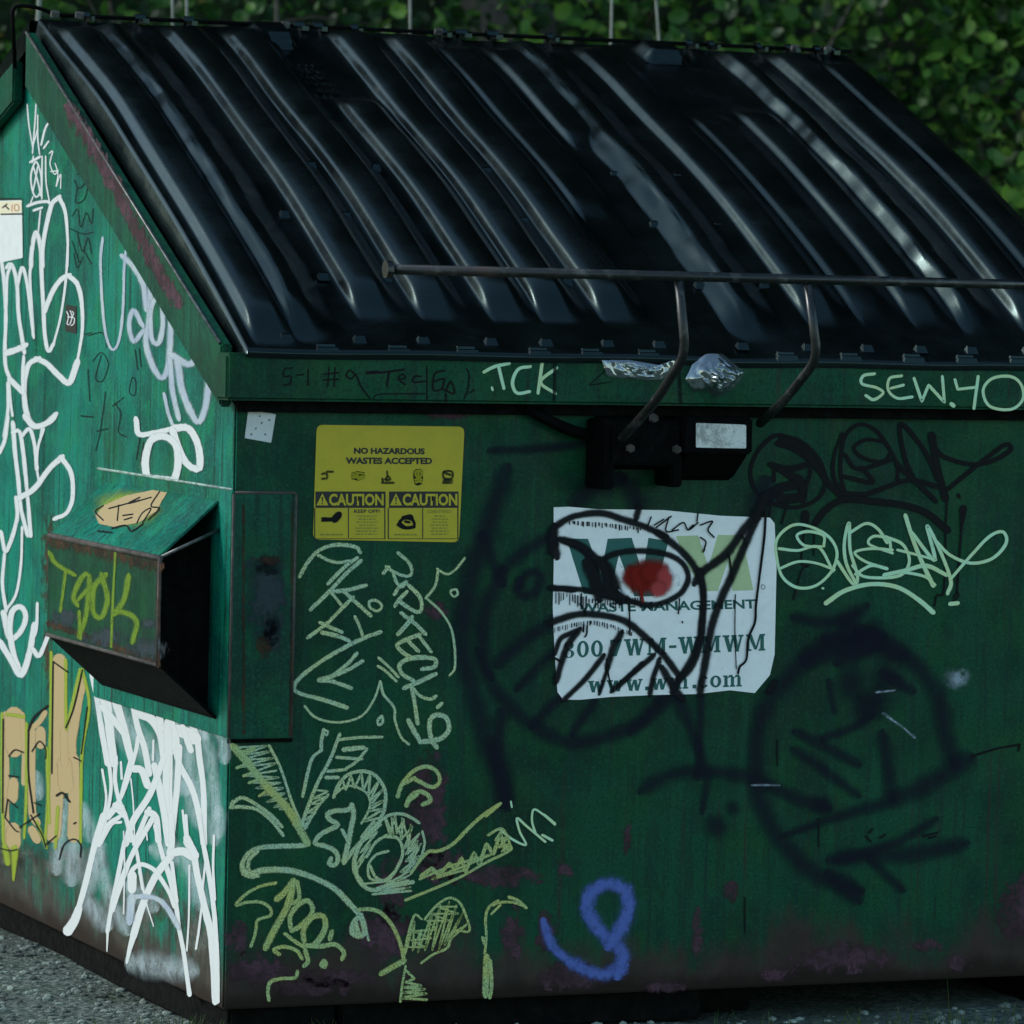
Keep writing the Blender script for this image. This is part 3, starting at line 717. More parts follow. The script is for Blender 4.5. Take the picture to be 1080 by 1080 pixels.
bm = bmesh.new(); hull(bm, [(x, y, z) for y in (YB - .008, YB - .003) for x, z in ((XO + .007, ZB + .006), (-.006, WB + .012), (-.006, WT - .012), (XO + .007, ZT - .004))]); obj('shade_plate', finish(bm), M_SHADEBLACK, pocket)  # dark plate added at the rear to keep light out of the tube
bm = bmesh.new(); tube(bm, [(XO + .004, YA + .004, ZT), (-.006, YA + .004, .908)], .0035, 8); obj('mouth_lip', bm, M_WORNSTEEL, pocket, True)
bm = bmesh.new(); tube(bm, [(XO + .002, YA - .001, ZT - .002), (XO + .002, YB, ZT - .002)], .006, 8); obj('worn_edge', bm, M_DARKRUST, pocket, True)
# mounting plate wrapping the corner
bm = bmesh.new(); box(bm, -.005, -.0005, -.0065, .832, .5185, .988); obj('mounting_plate', finish(bm, .0015), M_BLUEGREEN, pocket)
bm = bmesh.new(); tube(bm, [(-.004, 0, .988), (-.004, .832, .988)], .0028, 8); obj('worn_edge', bm, solid('chipped_pale_edge', (.22, .30, .26), .6, .5, 40), pocket, True)
bm = bmesh.new(); box(bm, -.005, .1225, -.0133, -.0006, .5165, .983); obj('corner_plate', finish(bm, .0025, 2), M_GREEN2, pocket)
for a_, b_ in (((.1215, -.012, .52), (.1215, -.012, .98)), ((-.0035, -.012, .52), (-.0035, -.012, .98)), ((0, -.012, .9825), (.12, -.012, .9825))):
    bm = bmesh.new(); tube(bm, [a_, b_], .0028, 8); obj('worn_edge', bm, M_DARKRUST, pocket, True)
for a_, b_ in (((XO + .001, YA, ZB), (XO + .001, YA, ZT)), ((XO + .001, YA, ZB), (XO + .001, YB, ZB))):
    bm = bmesh.new(); tube(bm, [a_, b_], .0042, 8); obj('worn_edge', bm, M_DARKRUST, pocket, True)
bm = bmesh.new(); box(bm, -.003, .128, -.003, -.0005, .508, .5160); obj('weld_gap_shade', bm, M_SHADEBLACK, pocket)

# ================================================================== STAINS ON THE PAINT
def stain(name, plane, off, mat, fr, items, parent=DUMP, label=None):
    for rx, ry, q in items:
        m = Marks(plane, off).frame(*fr)
        if ry is None: m.line(rx, q)
        else: m.blob(rx, ry, q)
        m.obj(name, mat, parent, label)
F0 = (0, 0, 1)
stain('rust_patch', FRONT, .0006, P_PURPLE, F0, [(28, 64, '452,852'), (34, 24, '462,912'), (44, 13, '330,1042'), (22, 40, '415,940'), (40, 18, '600,1030'), (30, 8, '820,1028'), (16, 20, '250,990'), (12, 26, '575,985'), (20, 10, '1010,1015'), (8, 30, '735,985'), (40, 34, '405,985'), (34, 24, '270,1025'), (60, 14, '520,925'), (14, 34, '540,985'), (60, 18, '890,1010'), (18, 8, '980,998'),
      (10, 14, '770,940'), (26, 40, '1075,960'), (6, 22, '662,885'), (9, 9, '597,918'), (16, 12, '458,645'), (30, 8, '470,436'), (50, 12, '350,1030'), (30, 8, '700,1040')], label='bare purple brown primer patch')
stain('rust_streak', SIDE, .0006, P_RUST, F0, [(11, 76, '53,600'), (6, 40, '50,690')], label='brown rust streak beside the fork pocket')
stain('dust_patch', SIDE, .0006, P_DIRT, F0, [(70, 30, '62,912'), (58, 40, '150,955'), (36, 40, '205,985'), (36, 22, '15,905')])
stain('rust_patch', FLNG, .0006, P_PURPLE, F0, [(19, None, '74,116 113,181 152,258 186,318')], label='purple primer band along the gable flange')
FYB = (20, 480, 3.375)
stain('worn_patch', CPLT, .0006, P_GREY, FYB, [(22, 52, '880,520'), (12, 30, '895,650'), (24, 12, '880,390')], pocket, 'grey worn patch on the corner plate')
stain('rust_patch', CPLT, .0009, P_RUST, FYB, [(9, 15, '870,690'), (3.5, None, '800,180 800,990'), (3, None, '975,140 965,1000'), (24, 7, '880,370')], pocket)
stain('rust_patch', POCK, .0006, P_RUST, FYB, [(18, None, '105,300 230,330 360,365 490,395'), (10, None, '110,600 230,640 360,690 490,740'), (6, None, '495,380 495,750')], pocket)
stain('worn_patch', POCK, .0010, P_GREY, FYB, [(22, 11, '160,580'), (30, 13, '300,650'), (26, 15, '450,690'), (12, 6, '455,600')], pocket)

# ================================================================== SIGNS AND STICKERS
YQ = [(334, 448), (490, 450), (484, 572), (330, 569)]
ysign = obj('caution_sign', (lambda b: (sheet(b, FRONT, rounded(YQ, 7), .0016, .0014), b)[1])(bmesh.new()), M_YELLOW, DUMP)
F5 = lambda x, y: (320 + x / 6, 440 + y / 6)
def ytext(t, x0, x1, ybase, ytop, mat=M_INK, off=.0022, bold=.02, dy=0):
    return print_text('lettering', t, FRONT, F5(x0, ybase), F5(x1, ybase + dy), F5(x0, ytop), off, mat, ysign, bold)
ytext('NO HAZARDOUS', 320, 768, 232, 192, bold=.045, dy=4); ytext('WASTES ACCEPTED', 268, 815, 296, 254, bold=.045, dy=2)
b = bmesh.new()
def yrect(x0, y0, x1, y1, off=.0020): sheet(b, FRONT, [F5(x0, y0), F5(x1, y0), F5(x1, y1), F5(x0, y1)], off, .0003)
for x0, x1, xm in ((76, 520, 285), (542, 982, 755)):
    yrect(x0, 470, x1, 574)
    for q in ((x0 - 8, 575, x0 - 1, 766), (x1 - 8, 575, x1 - 1, 770), (xm - 3, 575, xm + 3, 764), (x0 - 8, 767, x1, 771)): yrect(*q)
obj('caution_panel', finish(b), M_INK, ysign)
for x0 in (76, 542):
    ytext('CAUTION', x0 + 86, x0 + 432, 560, 484, M_YELLOW, .0026, .035)
    b = bmesh.new(); sheet(b, FRONT, [F5(x0 + 6, 558), F5(x0 + 82, 558), F5(x0 + 44, 482)], .0026, .0003); obj('warning_triangle', b, M_YELLOW, ysign)
    b = bmesh.new(); sheet(b, FRONT, [F5(x0 + 39, 505), F5(x0 + 49, 505), F5(x0 + 46, 538), F5(x0 + 42, 538)], .0030, .0002); sheet(b, FRONT, [F5(x0 + 40, 543), F5(x0 + 48, 543), F5(x0 + 48, 551), F5(x0 + 40, 551)], .0030, .0002); obj('exclamation_mark', b, M_INK, ysign)
ytext('KEEP OFF!', 322, 482, 606, 584, bold=.02); ytext('LOAD EVENLY', 786, 940, 606, 584, M_INKFADE, bold=.0)
b = bmesh.new()                                                     # small print too fine to read: rows of dashes
for x0, x1, fade in ((325, 480, 0), (800, 925, 1)):
    for r in range(7):
        y = 622 + r * 19; m = (x0 + x1) / 2; w = (x1 - x0) / 2 * random.uniform(.5, 1); x = m - w
        while x < m + w: ww = random.uniform(8, 26); yrect(x, y, min(x + ww, m + w), y + 8, .0020); x += ww + 7
for x0, x1 in ((105, 250), (575, 720)):
    x = x0
    while x < x1: ww = random.uniform(14, 30); yrect(x, 738, min(x + ww, x1), 748); x += ww + 6
obj('small_print', finish(b), M_INKFADE, ysign)
pic = Marks(FRONT, .0060).frame(320, 440, 6)
pic.fill('304,352 344,341 388,349 389,388 347,402 305,392', .95).fill('700,340 712,328 740,326 756,340 758,395 748,425 722,434 704,424 697,390 695,360', .95)
pic.line(3, '120,655 200,652;120,640 205,640 225,610'); pic.line(9, '200,645 222,620'); pic.line(4, '610,660 640,640 690,650 700,690 650,700 610,670;600,680 640,700 700,695;630,635 680,625 690,650'); pic.line(3, '645,660 670,665')
pic.obj('pictogram', P_BLACK, ysign)
pic = Marks(FRONT, .0070).frame(320, 440, 6); pic.line(2.2, '308,362 345,352 384,360;345,352 346,366'); pic.line(5, '318,378 335,374;350,385 375,380'); pic.line(3, '712,345 735,338 748,350 745,372 722,378 710,365 712,345;708,395 730,388 748,395;712,412 730,405 745,410;728,340 728,375')
pic.obj('pictogram', paint('yellow_print', (.40, .34, .02), .8, .3, .1), ysign)
pic = Marks(FRONT, .0060).frame(320, 440, 6)
pic.line(3, '120,360 145,355 150,385 120,390;150,345 185,345;530,345 530,380 515,395 550,395 540,375;500,415 570,415;500,390 505,410;890,345 940,345 940,385 890,385 890,345;900,355 930,365;885,415 940,415;890,400 940,400')
pic.obj('pictogram', P_FAINT, ysign)

# company sign
WQ = [(584, 535), (600, 534.5), (631, 537), (700, 538), (760, 544), (812, 546), (817, 552), (819, 600), (817, 690), (812, 712), (796, 731), (770, 728), (735, 732), (690, 733), (645, 735), (612, 738), (594, 738), (588, 730), (585, 690), (583, 640), (584, 600)]
wsign = obj('company_sign', (lambda b: (sheet(b, FRONT, WQ, .0022, .0018), b)[1])(bmesh.new()), M_STWHITE, DUMP)
FZ = lambda x, y: (560 + x / 3.857, 520 + y / 3.857)
def zpoly(mat, name, polys, off=.0024):
    b = bmesh.new()
    for P in polys: sheet(b, FRONT, [FZ(*p) for p in P], off, .0001)
    return obj(name, b, mat, wsign)
zpoly(M_TEAL, 'logo_emblem', [[(145, 185), (232, 186), (285, 330), (312, 186), (410, 182), (455, 330), (478, 182), (560, 195), (500, 420), (420, 420), (358, 250), (320, 420), (215, 410)]])
zpoly(M_PALEG, 'logo_emblem', [[(590, 175), (680, 172), (722, 300), (760, 170), (858, 172), (905, 395), (820, 398), (800, 280), (760, 398), (700, 400), (640, 300)]])
print_text('lettering', 'WASTE MANAGEMENT', FRONT, FZ(195, 487), FZ(915, 470), FZ(193, 448), .0024, M_TEAL, wsign, .03)
# slab lettering drawn from bars and serifs
def bars(*q): return [list(p) for p in q]
def rc(x0, y0, x1, y1): return [(x0, y0), (x1, y0), (x1, y1), (x0, y1)]
SLAB = {'W': (1.35, bars([(.08, .93), (.34, .93), (.56, 0), (.34, 0)], [(.36, 0), (.52, 0), (.72, .95), (.60, .95)], [(.60, .95), (.84, .95), (1.02, 0), (.80, 0)], [(.84, 0), (.98, 0), (1.23, .93), (1.10, .93)], rc(0, .89, .42, 1), rc(.54, .89, .86, 1), rc(.98, .89, 1.30, 1))),
        'M': (1.25, bars(rc(.09, .05, .22, .95), rc(.90, .05, 1.12, .95), [(.10, 1), (.36, 1), (.70, .08), (.52, .08)], [(.56, .08), (.68, .08), (.98, 1), (.86, 1)], rc(0, 0, .34, .11), rc(.80, 0, 1.2, .11), rc(0, .89, .30, 1), rc(.88, .89, 1.2, 1))),
        '7': (.8, bars(rc(0, .84, .72, 1), rc(0, .70, .10, .9), [(.14, 0), (.40, 0), (.72, .90), (.50, .90)])),
        '-': (.55, bars(rc(.03, .36, .48, .52))), '.': (.38, bars(rc(.05, 0, .28, .23))),
        'w': (1.1, bars([(.05, .66), (.30, .66), (.46, 0), (.24, 0)], [(.28, 0), (.42, 0), (.60, .68), (.48, .68)], [(.48, .68), (.70, .68), (.84, 0), (.62, 0)], [(.66, 0), (.82, 0), (1.02, .66), (.90, .66)], rc(0, .62, .38, .72), rc(.80, .62, 1.08, .72))),
        'm': (1.3, bars(rc(.08, .05, .28, .70), rc(.49, .05, .69, .60), rc(.90, .05, 1.10, .60), [(.24, .52), (.42, .60), (.64, .60), (.58, .74), (.40, .74)], [(.65, .52), (.84, .60), (1.06, .60), (1.0, .74), (.82, .74)], rc(0, 0, .36, .10), rc(.42, 0, .76, .10), rc(.83, 0, 1.18, .10), rc(0, .62, .24, .72)))}
def ring(w, h, t, gap=None):
    out = []; n = 20
    def pt(i, k): a = 2 * math.pi * i / n; return (w / 2 + (w / 2 - k) * math.cos(a), h / 2 + (h / 2 - k * .55) * math.sin(a))
    for i in range(n):
        if gap and (i < gap or i >= n - gap): continue
        out.append([pt(i, 0), pt(i + 1, 0), pt(i + 1, t), pt(i, t)])
    return out
SLAB['0'] = (.82, ring(.74, 1, .22)); SLAB['o'] = (.76, ring(.70, .74, .20)); SLAB['c'] = (.70, ring(.68, .74, .20, 2))
SLAB['8'] = (.82, [[(x + .05, y * .5) for x, y in q] for q in ring(.66, 1, .2)] + [[(x + .08, .5 + y * .5) for x, y in q] for q in ring(.60, 1, .2)]); SLAB[' '] = (.3, [])
def slab(txt, p0, p1, h, squeeze=1.0):
    tot = sum(SLAB[c][0] for c in txt); b = bmesh.new(); x = 0.0; nk = 0
    for ch in txt:
        adv, polys = SLAB[ch]
        for P in polys:
            q = []
            for u, v in P:
                t = (x + u * .93) / tot; q.append(FZ(p0[0] + (p1[0] - p0[0]) * t, p0[1] + (p1[1] - p0[1]) * t - v * h))
            nk += 1; sheet(b, FRONT, q, .0024 + nk * 4e-6, .00008)
        x += adv
    return obj('lettering', b, M_TEAL, wsign)
slab('800 7WM-WMWM', (130, 672), (962, 640), 68); slab('www.wm.com', (232, 812), (872, 786), 66)
b = Marks(FRONT, .0100).frame(560, 520, 3.857); b.line(.8, '940,373 952,378 950,390 938,388 940,373'); b.obj('registered_mark', P_FAINT, wsign)

def sticker(name, plane, quad, mat, r=1, off=.0014, parent=DUMP, label=None):
    b = bmesh.new(); sheet(b, plane, rounded(quad, r, 3), off, .0012); return obj(name, b, mat, parent, False, label)
sticker('paper_sticker', FRONT, [(262, 432), (291, 437), (286, 467), (258, 462)], M_PAPER, label='small tilted white paper sticker below the rim')
mk = Marks(FRONT, .0050).frame(); mk.dots(1.2, '274,439;284,443;270,452;265,458;280,458;276,446'); mk.obj('ink_fleck', P_FAINT, DUMP)
ws = sticker('paper_sticker', SIDE, [(-14, 212), (23, 211), (24, 272), (-14, 280)], M_PAPER, label='white paper sticker at the left edge of the side')
k = NT('cream_print'); m_cream = k.done(k.pbsdf((.62, .56, .40), .6))
sticker('sticker_header', SIDE, [(-13, 213), (22.4, 212), (22.8, 224), (-13, 227)], m_cream, .3, .0018, ws)
mk = Marks(SIDE, .0060).frame(0, 80, 5.4); mk.line(1.6, '15,750 40,730;30,740 50,760;5,788 125,786;0,700 120,700'); mk.obj('lettering', P_BLACK, ws)
mk = Marks(SIDE, .0060).frame(0, 80, 5.4); mk.line(1.4, '70,735 68,770;85,735 105,738 105,765 85,765 85,735'); mk.obj('lettering', paint('red_print', (.5, .2, .12), .8), ws)
bs = sticker('black_sticker', SIDE, [(69, 321), (80.5, 323), (80.5, 352), (69, 349)], M_INK, .5, label='small black sticker with a white scribble')
mk = Marks(SIDE, .0050).frame(0, 260, 5.4); mk.line(1.1, '380,370 390,400 382,440 395,445;400,365 410,400 400,440;410,370 420,380 412,400 424,410 420,440 405,450;385,400 420,405'); mk.obj('lettering', P_WDRIP, bs)

# ================================================================== GRAFFITI
WMUL = {'thin_navy_spray': 1.75, 'pale_paint_stick': 1.65, 'yellow_paint_stick': 1.7, 'pale_green_marker': 1.25, 'black_ink': 1.25, 'black_spray': 1.28, 'periwinkle_spray': 1.9, 'lime_spray': 1.6,
        'white_spray': 1.5, 'white_drip_paint': .84, 'pale_lavender_spray': 1.7, 'olive_yellow_spray': 1.4, 'cream_spray': 1.2, 'thin_white_overspray': 1.5}
def gtag(plane, off, mat, label, lines, parent=DUMP, name='graffiti_tag'):
    m = Marks(plane, off); m.wm = WMUL.get(mat.name, 1.15)
    for fr, w, txt, *kw in lines:
        m.frame(*fr); kw = kw[0] if kw else {}
        if w == 'dot': m.dots(kw['r'] * m.wm, txt)
        elif w == 'blob': m.blob(kw['rx'], kw['ry'], txt)
        elif w == 'fill':
            for q in txt.split(';'): m.fill(q)
        else: m.line(w, txt, **kw)
    return m.obj(name, mat, parent, label)
fA, fB, fC, fD, fE = (300, 560, 4.5), (235, 770, 5.4), (400, 790, 5.4), (235, 910, 5.4), (400, 910, 5.4)
fF, fG, fH = (470, 440, 2.572), (780, 430, 3.6), (670, 620, 2.634)
fI, fJ, fK, fL, fM = (0, 80, 5.4), (0, 260, 5.4), (0, 440, 3.857), (80, 700, 5.684), (60, 860, 5.4)
fN, fO, fP, fQ, fR = (570, 520, 8.308), (570, 630, 8.308), (690, 530, 5.143), (0, 660, 3.857), (80, 200, 3.375)
fZ, fU, fV, fW, fY = (560, 520, 3.857), (220, 270, 3.857), (480, 270, 3.6), (780, 270, 3.6), (20, 480, 3.375)
NS = dict(smooth=False)

# navy face sprayed across the panel and the company sign
gtag(FRONT, .0040, P_NAVY2, 'faded navy sprayed rings left and below the company sign', [
    (fF, 21, '160,165 130,250 105,330 70,430 50,540 50,650 80,760 110,880 150,980 160,1030'), (fF, 12, '105,330 130,400 150,440'),
    (fF, 15, '150,430 115,500 100,600 110,690 150,760 230,830 330,880 440,865 520,830 580,770'), (fF, 16, '150,820 140,900 160,1030'),
    (fF, 13, '170,400 220,360 290,320'), (fF, 10, '200,450 230,420 260,430 240,480 200,480 200,450'), (fF, 14, '150,660 220,600 300,550'),
    (fF, 10, '290,640 200,730;300,770 240,830;400,780 350,850'), (fF, 9, '130,90 260,85 400,70'), (fF, 9, '90,640 120,700'),
    ((0, 0, 1), 22, '612,527 625,512 645,508;662,512 672,530 673,548'), ((0, 0, 1), 27, '805,522 797,545'),
    (fH, 15, '110,290 150,380 185,470 200,530 190,600', dict(taper=(1, .5))), (fH, 8, '185,270 182,380 175,520'), (fH, 13, '130,270 60,340 0,390')])
gtag(FRONT, .0078, P_BLACKSP, 'black sprayed face with a red eye across the company sign', [
    (fN, 11, '85,400 120,310 250,220 420,180 560,180 720,230 900,290 1080,370'), (fN, 9, '90,500 140,450 110,350'), (fN, 15, '120,330 110,420 130,520'), (fN, 9, '200,420 330,480 430,560'), (fN, 14, '430,560 480,640 470,760 540,850'), (fN, 16, '560,640 600,740 640,840'), (fN, 10, '110,830 280,850'),
    (fZ, 11.5, '520,165 600,225 665,300 700,400 695,520 680,620 640,700 600,760 580,800'),
    (fZ, 11, '130,190 200,212 260,260 300,290'), (fZ, 9.5, '280,275 350,245 450,235 560,252 620,290 640,350 600,415 500,455 400,440 300,420'),
    (fZ, 22, '240,310 260,350 270,400;300,300 330,350 350,410'), (fZ, 13, '300,300 320,400 380,430'), (fZ, 9, '95,388 200,392 300,410'),
    (fZ, 11.5, '85,525 180,495 270,495 380,520 470,590 540,660 600,740'),
    (fO, 10.5, '330,300 230,440 140,720'), (fO, 8, '300,300 180,360 130,480'), (fO, 9, '545,525 390,720 215,890'), (fO, 11, '700,330 640,430 590,600'),
    (fO, 7, '590,620 520,830'), (fO, 9, '980,520 830,650 640,810'), (fO, 9, '1040,560 990,700 960,840'), (fO, 8, '880,590 700,760'),
    (fP, 13.5, '590,0 540,80 470,170 390,280 270,370 230,420'), (fP, 12.5, '560,80 480,260 420,400 360,530 310,680 280,850 250,1020'),
    (fP, 10, '250,380 265,470 265,600 255,740 210,880 140,960'), (fP, 15, '600,-20 560,70'),
    (fZ, 10, '430,95 440,60'), (fZ, 12, '540,720 580,790 610,830'), (fH, 11, '385,268 375,282')], name='graffiti_face')
rd = random.Random(3); dl = []
for (x0, y0, x1, y1, n, h) in ((250, 265, 900, 330, 26, 26), (130, 890, 420, 940, 12, 60), (420, 945, 900, 930, 18, 60)):
    for i in range(n):
        t = i / n + rd.uniform(0, .03); x, y = x0 + (x1 - x0) * t, y0 + (y1 - y0) * t * t - 14
        dl.append((fN, rd.uniform(.7, 1.5), '%.0f,%.0f %.0f,%.0f' % (x, y, x, y + h * rd.uniform(.4, 1.6))))
for i in range(30):
    x = 130 + i * 23 + rd.uniform(-8, 8); y = 275 - 60 * math.sin((x - 130) / 700 * 3.1) * (1 if x < 800 else .2) + (0 if x < 480 else (x - 480) * .16)
    dl.append((fO, rd.uniform(.6, 1.2), '%.0f,%.0f %.0f,%.0f' % (x, y - 8, x, y + 26 * rd.uniform(.4, 1.4))))
gtag(FRONT, .0110, P_BLACK, None, dl + [
    (fP, 2.4, '605,40 598,180 580,330 565,450 552,560 546,650 510,740 500,850 465,890 455,925'), (fP, 1.1, '440,500 438,700 445,900'), (fP, 2, '405,280 415,350 425,420'), (fP, 1.6, '475,175 495,210 500,240'),
    (fZ, 1.5, '400,450 402,575;605,430 600,490;205,410 205,470;225,420 222,500'), (fO, 1.7, '580,540 590,640 610,740 640,800'), (fO, 1.6, '780,100 785,330'), (fO, 1.8, '380,240 375,300;410,250 405,320 390,345'), (fO, 2.2, '100,520 140,540 190,570'),
    (fZ, 1.5, '510,140 570,95;560,100 550,155 600,150;575,150 620,120 640,150 680,120;680,80 675,115;690,130 738,115 720,150 745,180;690,180 712,200 700,240;705,235 708,215;640,150 660,130'), (fP, 1.5, '152,645 154,652'),
    (fN, 1.5, '940,290 970,210;1000,280 1080,230')], name='paint_drip')
gtag(FRONT, .0125, P_RED, 'dark red sprayed eye on the company sign', [(fZ, 'blob', '408,342', dict(rx=13, ry=17)), (fZ, 'blob', '455,345', dict(rx=20, ry=24)), (fZ, 'blob', '500,325', dict(rx=21, ry=19)), (fZ, 4, '445,380 455,440')], name='graffiti_eye')
gtag(FRONT, .0135, P_PINK, None, [(fZ, 'blob', '545,355', dict(rx=12, ry=19)), (fZ, 'blob', '518,390', dict(rx=11, ry=12))], name='graffiti_eye')
gtag(FRONT, .0140, P_SMUDGE, None, [(fZ, 3, '555,290 575,320 578,350;595,335 605,350 600,375;362,290 370,300;360,395 380,410')], name='graffiti_eye')

# navy circle figure on the right
gtag(FRONT, .0030, P_NAVY2, 'large faded navy sprayed circle figure low on the right', [
    (fH, 13, '455,84 500,95 545,95 590,85 630,60'), (fH, 'dot', '592,90 665,122', dict(r=13)),
    (fH, 19, '620,130 540,150 440,235 365,330 335,450 350,600 420,720 510,800 600,835'), (fH, 19, '640,130 750,190 830,280 860,400 880,470'),
    (fH, 22, '560,140 640,150 720,180;500,190 620,170;660,150 590,190'), (fH, 14, '30,555 100,520 200,508 330,530 440,580 520,607'),
    (fH, 17, '915,485 820,540 720,590 580,630 430,682', dict(taper=(1.3, .4))), (fH, 18, '895,715 780,738 650,745 565,752'), (fH, 11, '825,650 740,700 620,742 570,755'),
    (fH, 10, '660,760 700,800 735,832'), (fH, 11, '455,405 530,440 610,485;450,455 530,510 610,570'), (fH, 14, '690,420 700,490 712,570'),
    (fH, 'dot', '595,265 700,250 660,320 640,340', dict(r=15)), (fH, 7, '540,265 552,340'), (fH, 9, '530,415 590,395 650,360'), (fH, 'dot', '227,663', dict(r=12)), (fH, 'dot', '270,612', dict(r=7.5)), (fH, 12, '700,240 760,280'),
    (fH, 'dot', '525,605', dict(r=10)), (fH, 20, '600,850 560,810')], name='graffiti_figure')
gtag(FRONT, .0060, P_SMUDGE, None, [(fH, 'blob', '895,252', dict(rx=17, ry=15)), (fH, 4, '690,350 740,385 775,415'), (fH, 3, '670,290 720,285'), (fH, 3, '325,548 400,548')], name='paint_smudge')
gtag(FRONT, .0056, P_BLACK, None, [(fH, 1.3, '395,420 395,495;510,640 510,720;305,860 305,960'), (fH, 2.2, '935,468 1000,448 1068,435;1068,435 1065,452'), (fH, 2, '640,690 655,705;650,680 660,670;680,695 695,685;800,690 840,680;815,695 835,690')], name='scratch')

# black looping tag and its pale copy
gtag(FRONT, .0040, P_BLACK, 'black dripping looped tag in the upper right', [
    (fG, 4.2, '130,108 70,165 42,240 60,310 120,360 210,378 290,350 325,290 310,210 250,140 190,112 130,108'), (fG, 7, '150,135 200,150 270,195'), (fG, 6, '118,215 190,232 270,212'), (fG, 5, '150,235 190,260 220,295'),
    (fG, 10, '110,335 170,300 235,295 230,340 160,345'), (fG, 4, '130,215 132,275'), (fG, 7, '180,250 235,280 240,350'), (fG, 4, '272,200 265,260 240,330'), (fG, 6.5, '160,122 230,148 290,220 350,300 405,350'),
    (fG, 4, '405,340 385,260 385,190 400,110 450,65 510,80 560,140 600,220 600,272'), (fG, 3.6, '388,100 358,190 360,270 400,325'), (fG, 3.8, '548,128 480,122 435,152 470,190 540,205 575,175'), (fG, 4, '400,178 450,232 575,200'), (fG, 4.5, '465,228 505,283 400,262'),
    (fG, 5, '400,325 480,328 560,300 650,275 755,300'), (fG, 4.6, '660,270 625,180 613,62 700,160 755,275'), (fG, 5, '600,215 690,300 745,355'), (fG, 7.5, '730,105 748,210 782,345'), (fG, 4.6, '740,150 780,188 880,215 960,202 1030,160 1010,140 940,190 870,245 790,310'),
    (fG, 7, '285,442 330,385 400,348 500,355 620,370 710,400 790,465'), (fG, 2, '790,330 783,450 776,690 750,712 740,752'), (fG, 8, '850,385 842,455', dict(taper=(1, .3))), (fG, 2.2, '845,440 835,560 826,690 815,720'), (fG, 1.6, '826,690 832,715 812,735'),
    (fG, 8, '250,405 248,440'), (fG, 1.8, '250,430 242,500 236,590 262,600 235,620 205,728'), (fG, 1.8, '285,440 282,560'), (fG, 1.8, '120,360 112,425;185,340 175,390 160,440'), (fG, 3, '832,330 834,340')])
gtag(FRONT, .0064, P_MINT, 'pale green looped tag beneath the black one', [
    (fG, 3, '142,500 200,447 270,452 340,492 370,550 350,620 290,675 220,683 165,645 143,580 142,500'), (fG, 2.8, '150,535 220,542 300,530 355,620'), (fG, 2.8, '320,525 318,485 260,470 218,485 245,522 310,528'), (fG, 2.6, '150,612 220,585 290,590 360,615'),
    (fG, 3.4, '370,582 430,668 448,640 420,540 416,438 398,510 405,590 442,668'), (fG, 3.2, '418,475 480,440 525,460 560,512'), (fG, 2.8, '575,545 565,500 510,488 492,518 580,552'), (fG, 2.8, '580,540 500,535 438,550 480,585 560,610;440,632 500,600 560,612'),
    (fG, 3.2, '555,490 620,520 645,580 620,630 560,645 470,640 430,600'), (fG, 4, '550,635 640,615 710,600 785,635'), (fG, 4.4, '630,410 655,490 690,580 735,675'), (fG, 3.6, '655,475 740,578 712,450 760,540 802,655 790,705'), (fG, 3.2, '745,505 800,560 880,590 960,572 1012,515 1000,472 950,488 880,560 800,652'),
    (fG, 2.6, '600,540 680,560 745,578'), (fG, 2.8, '610,622 700,640 742,672'), (fG, 4.4, '328,742 400,695 500,670 600,682 680,730 735,777'), (fG, 4, '800,745 828,742'), (fG, 2, '315,685 318,686')])

# paint-stick writing under the caution sign
gtag(FRONT, .0042, P_CHALK, 'pale paint stick column of slanted letters below the caution sign', [
    (fA, 3.2, '72,215 110,150 160,95 230,68 300,68 345,80 358,100'), (fA, 2.6, '163,116 210,140 260,150 305,142'), (fA, 3, '345,128 300,160 250,205 208,250'), (fA, 3.2, '362,142 290,205 210,290 125,372'),
    (fA, 3.4, '215,288 300,280 385,258'), (fA, 2.6, '215,285 245,320 270,352'), (fA, 3, '280,285 330,330 410,402'), (fA, 3, '325,315 270,370 200,440 112,505'), (fA, 2.8, '170,435 220,458 272,480'), (fA, 3.4, '180,482 250,498 305,520'), (fA, 2.6, '335,408 355,450 372,498'),
    (fA, 3.4, '455,480 425,490;408,495 300,545 180,615 80,690 45,740 70,770 150,792 220,812 295,838'), (fA, 3.2, '342,582 300,630 230,685 162,708 230,715 315,745'), (fA, 3, '370,618 300,660 200,702'),
    (fA, 2, '97,832 140,880 210,905 290,905 370,875 425,800 455,715'), (fA, 2.2, '455,715 470,775 520,838 525,900 555,980 590,1012'), (fA, 2.4, '462,880 443,900 448,920 466,908 462,880'), (fA, 2.4, '448,602 490,640 540,692;445,642 480,665 530,712'), (fA, 2.4, '405,335 435,330 462,355 440,380 405,362 405,335')])
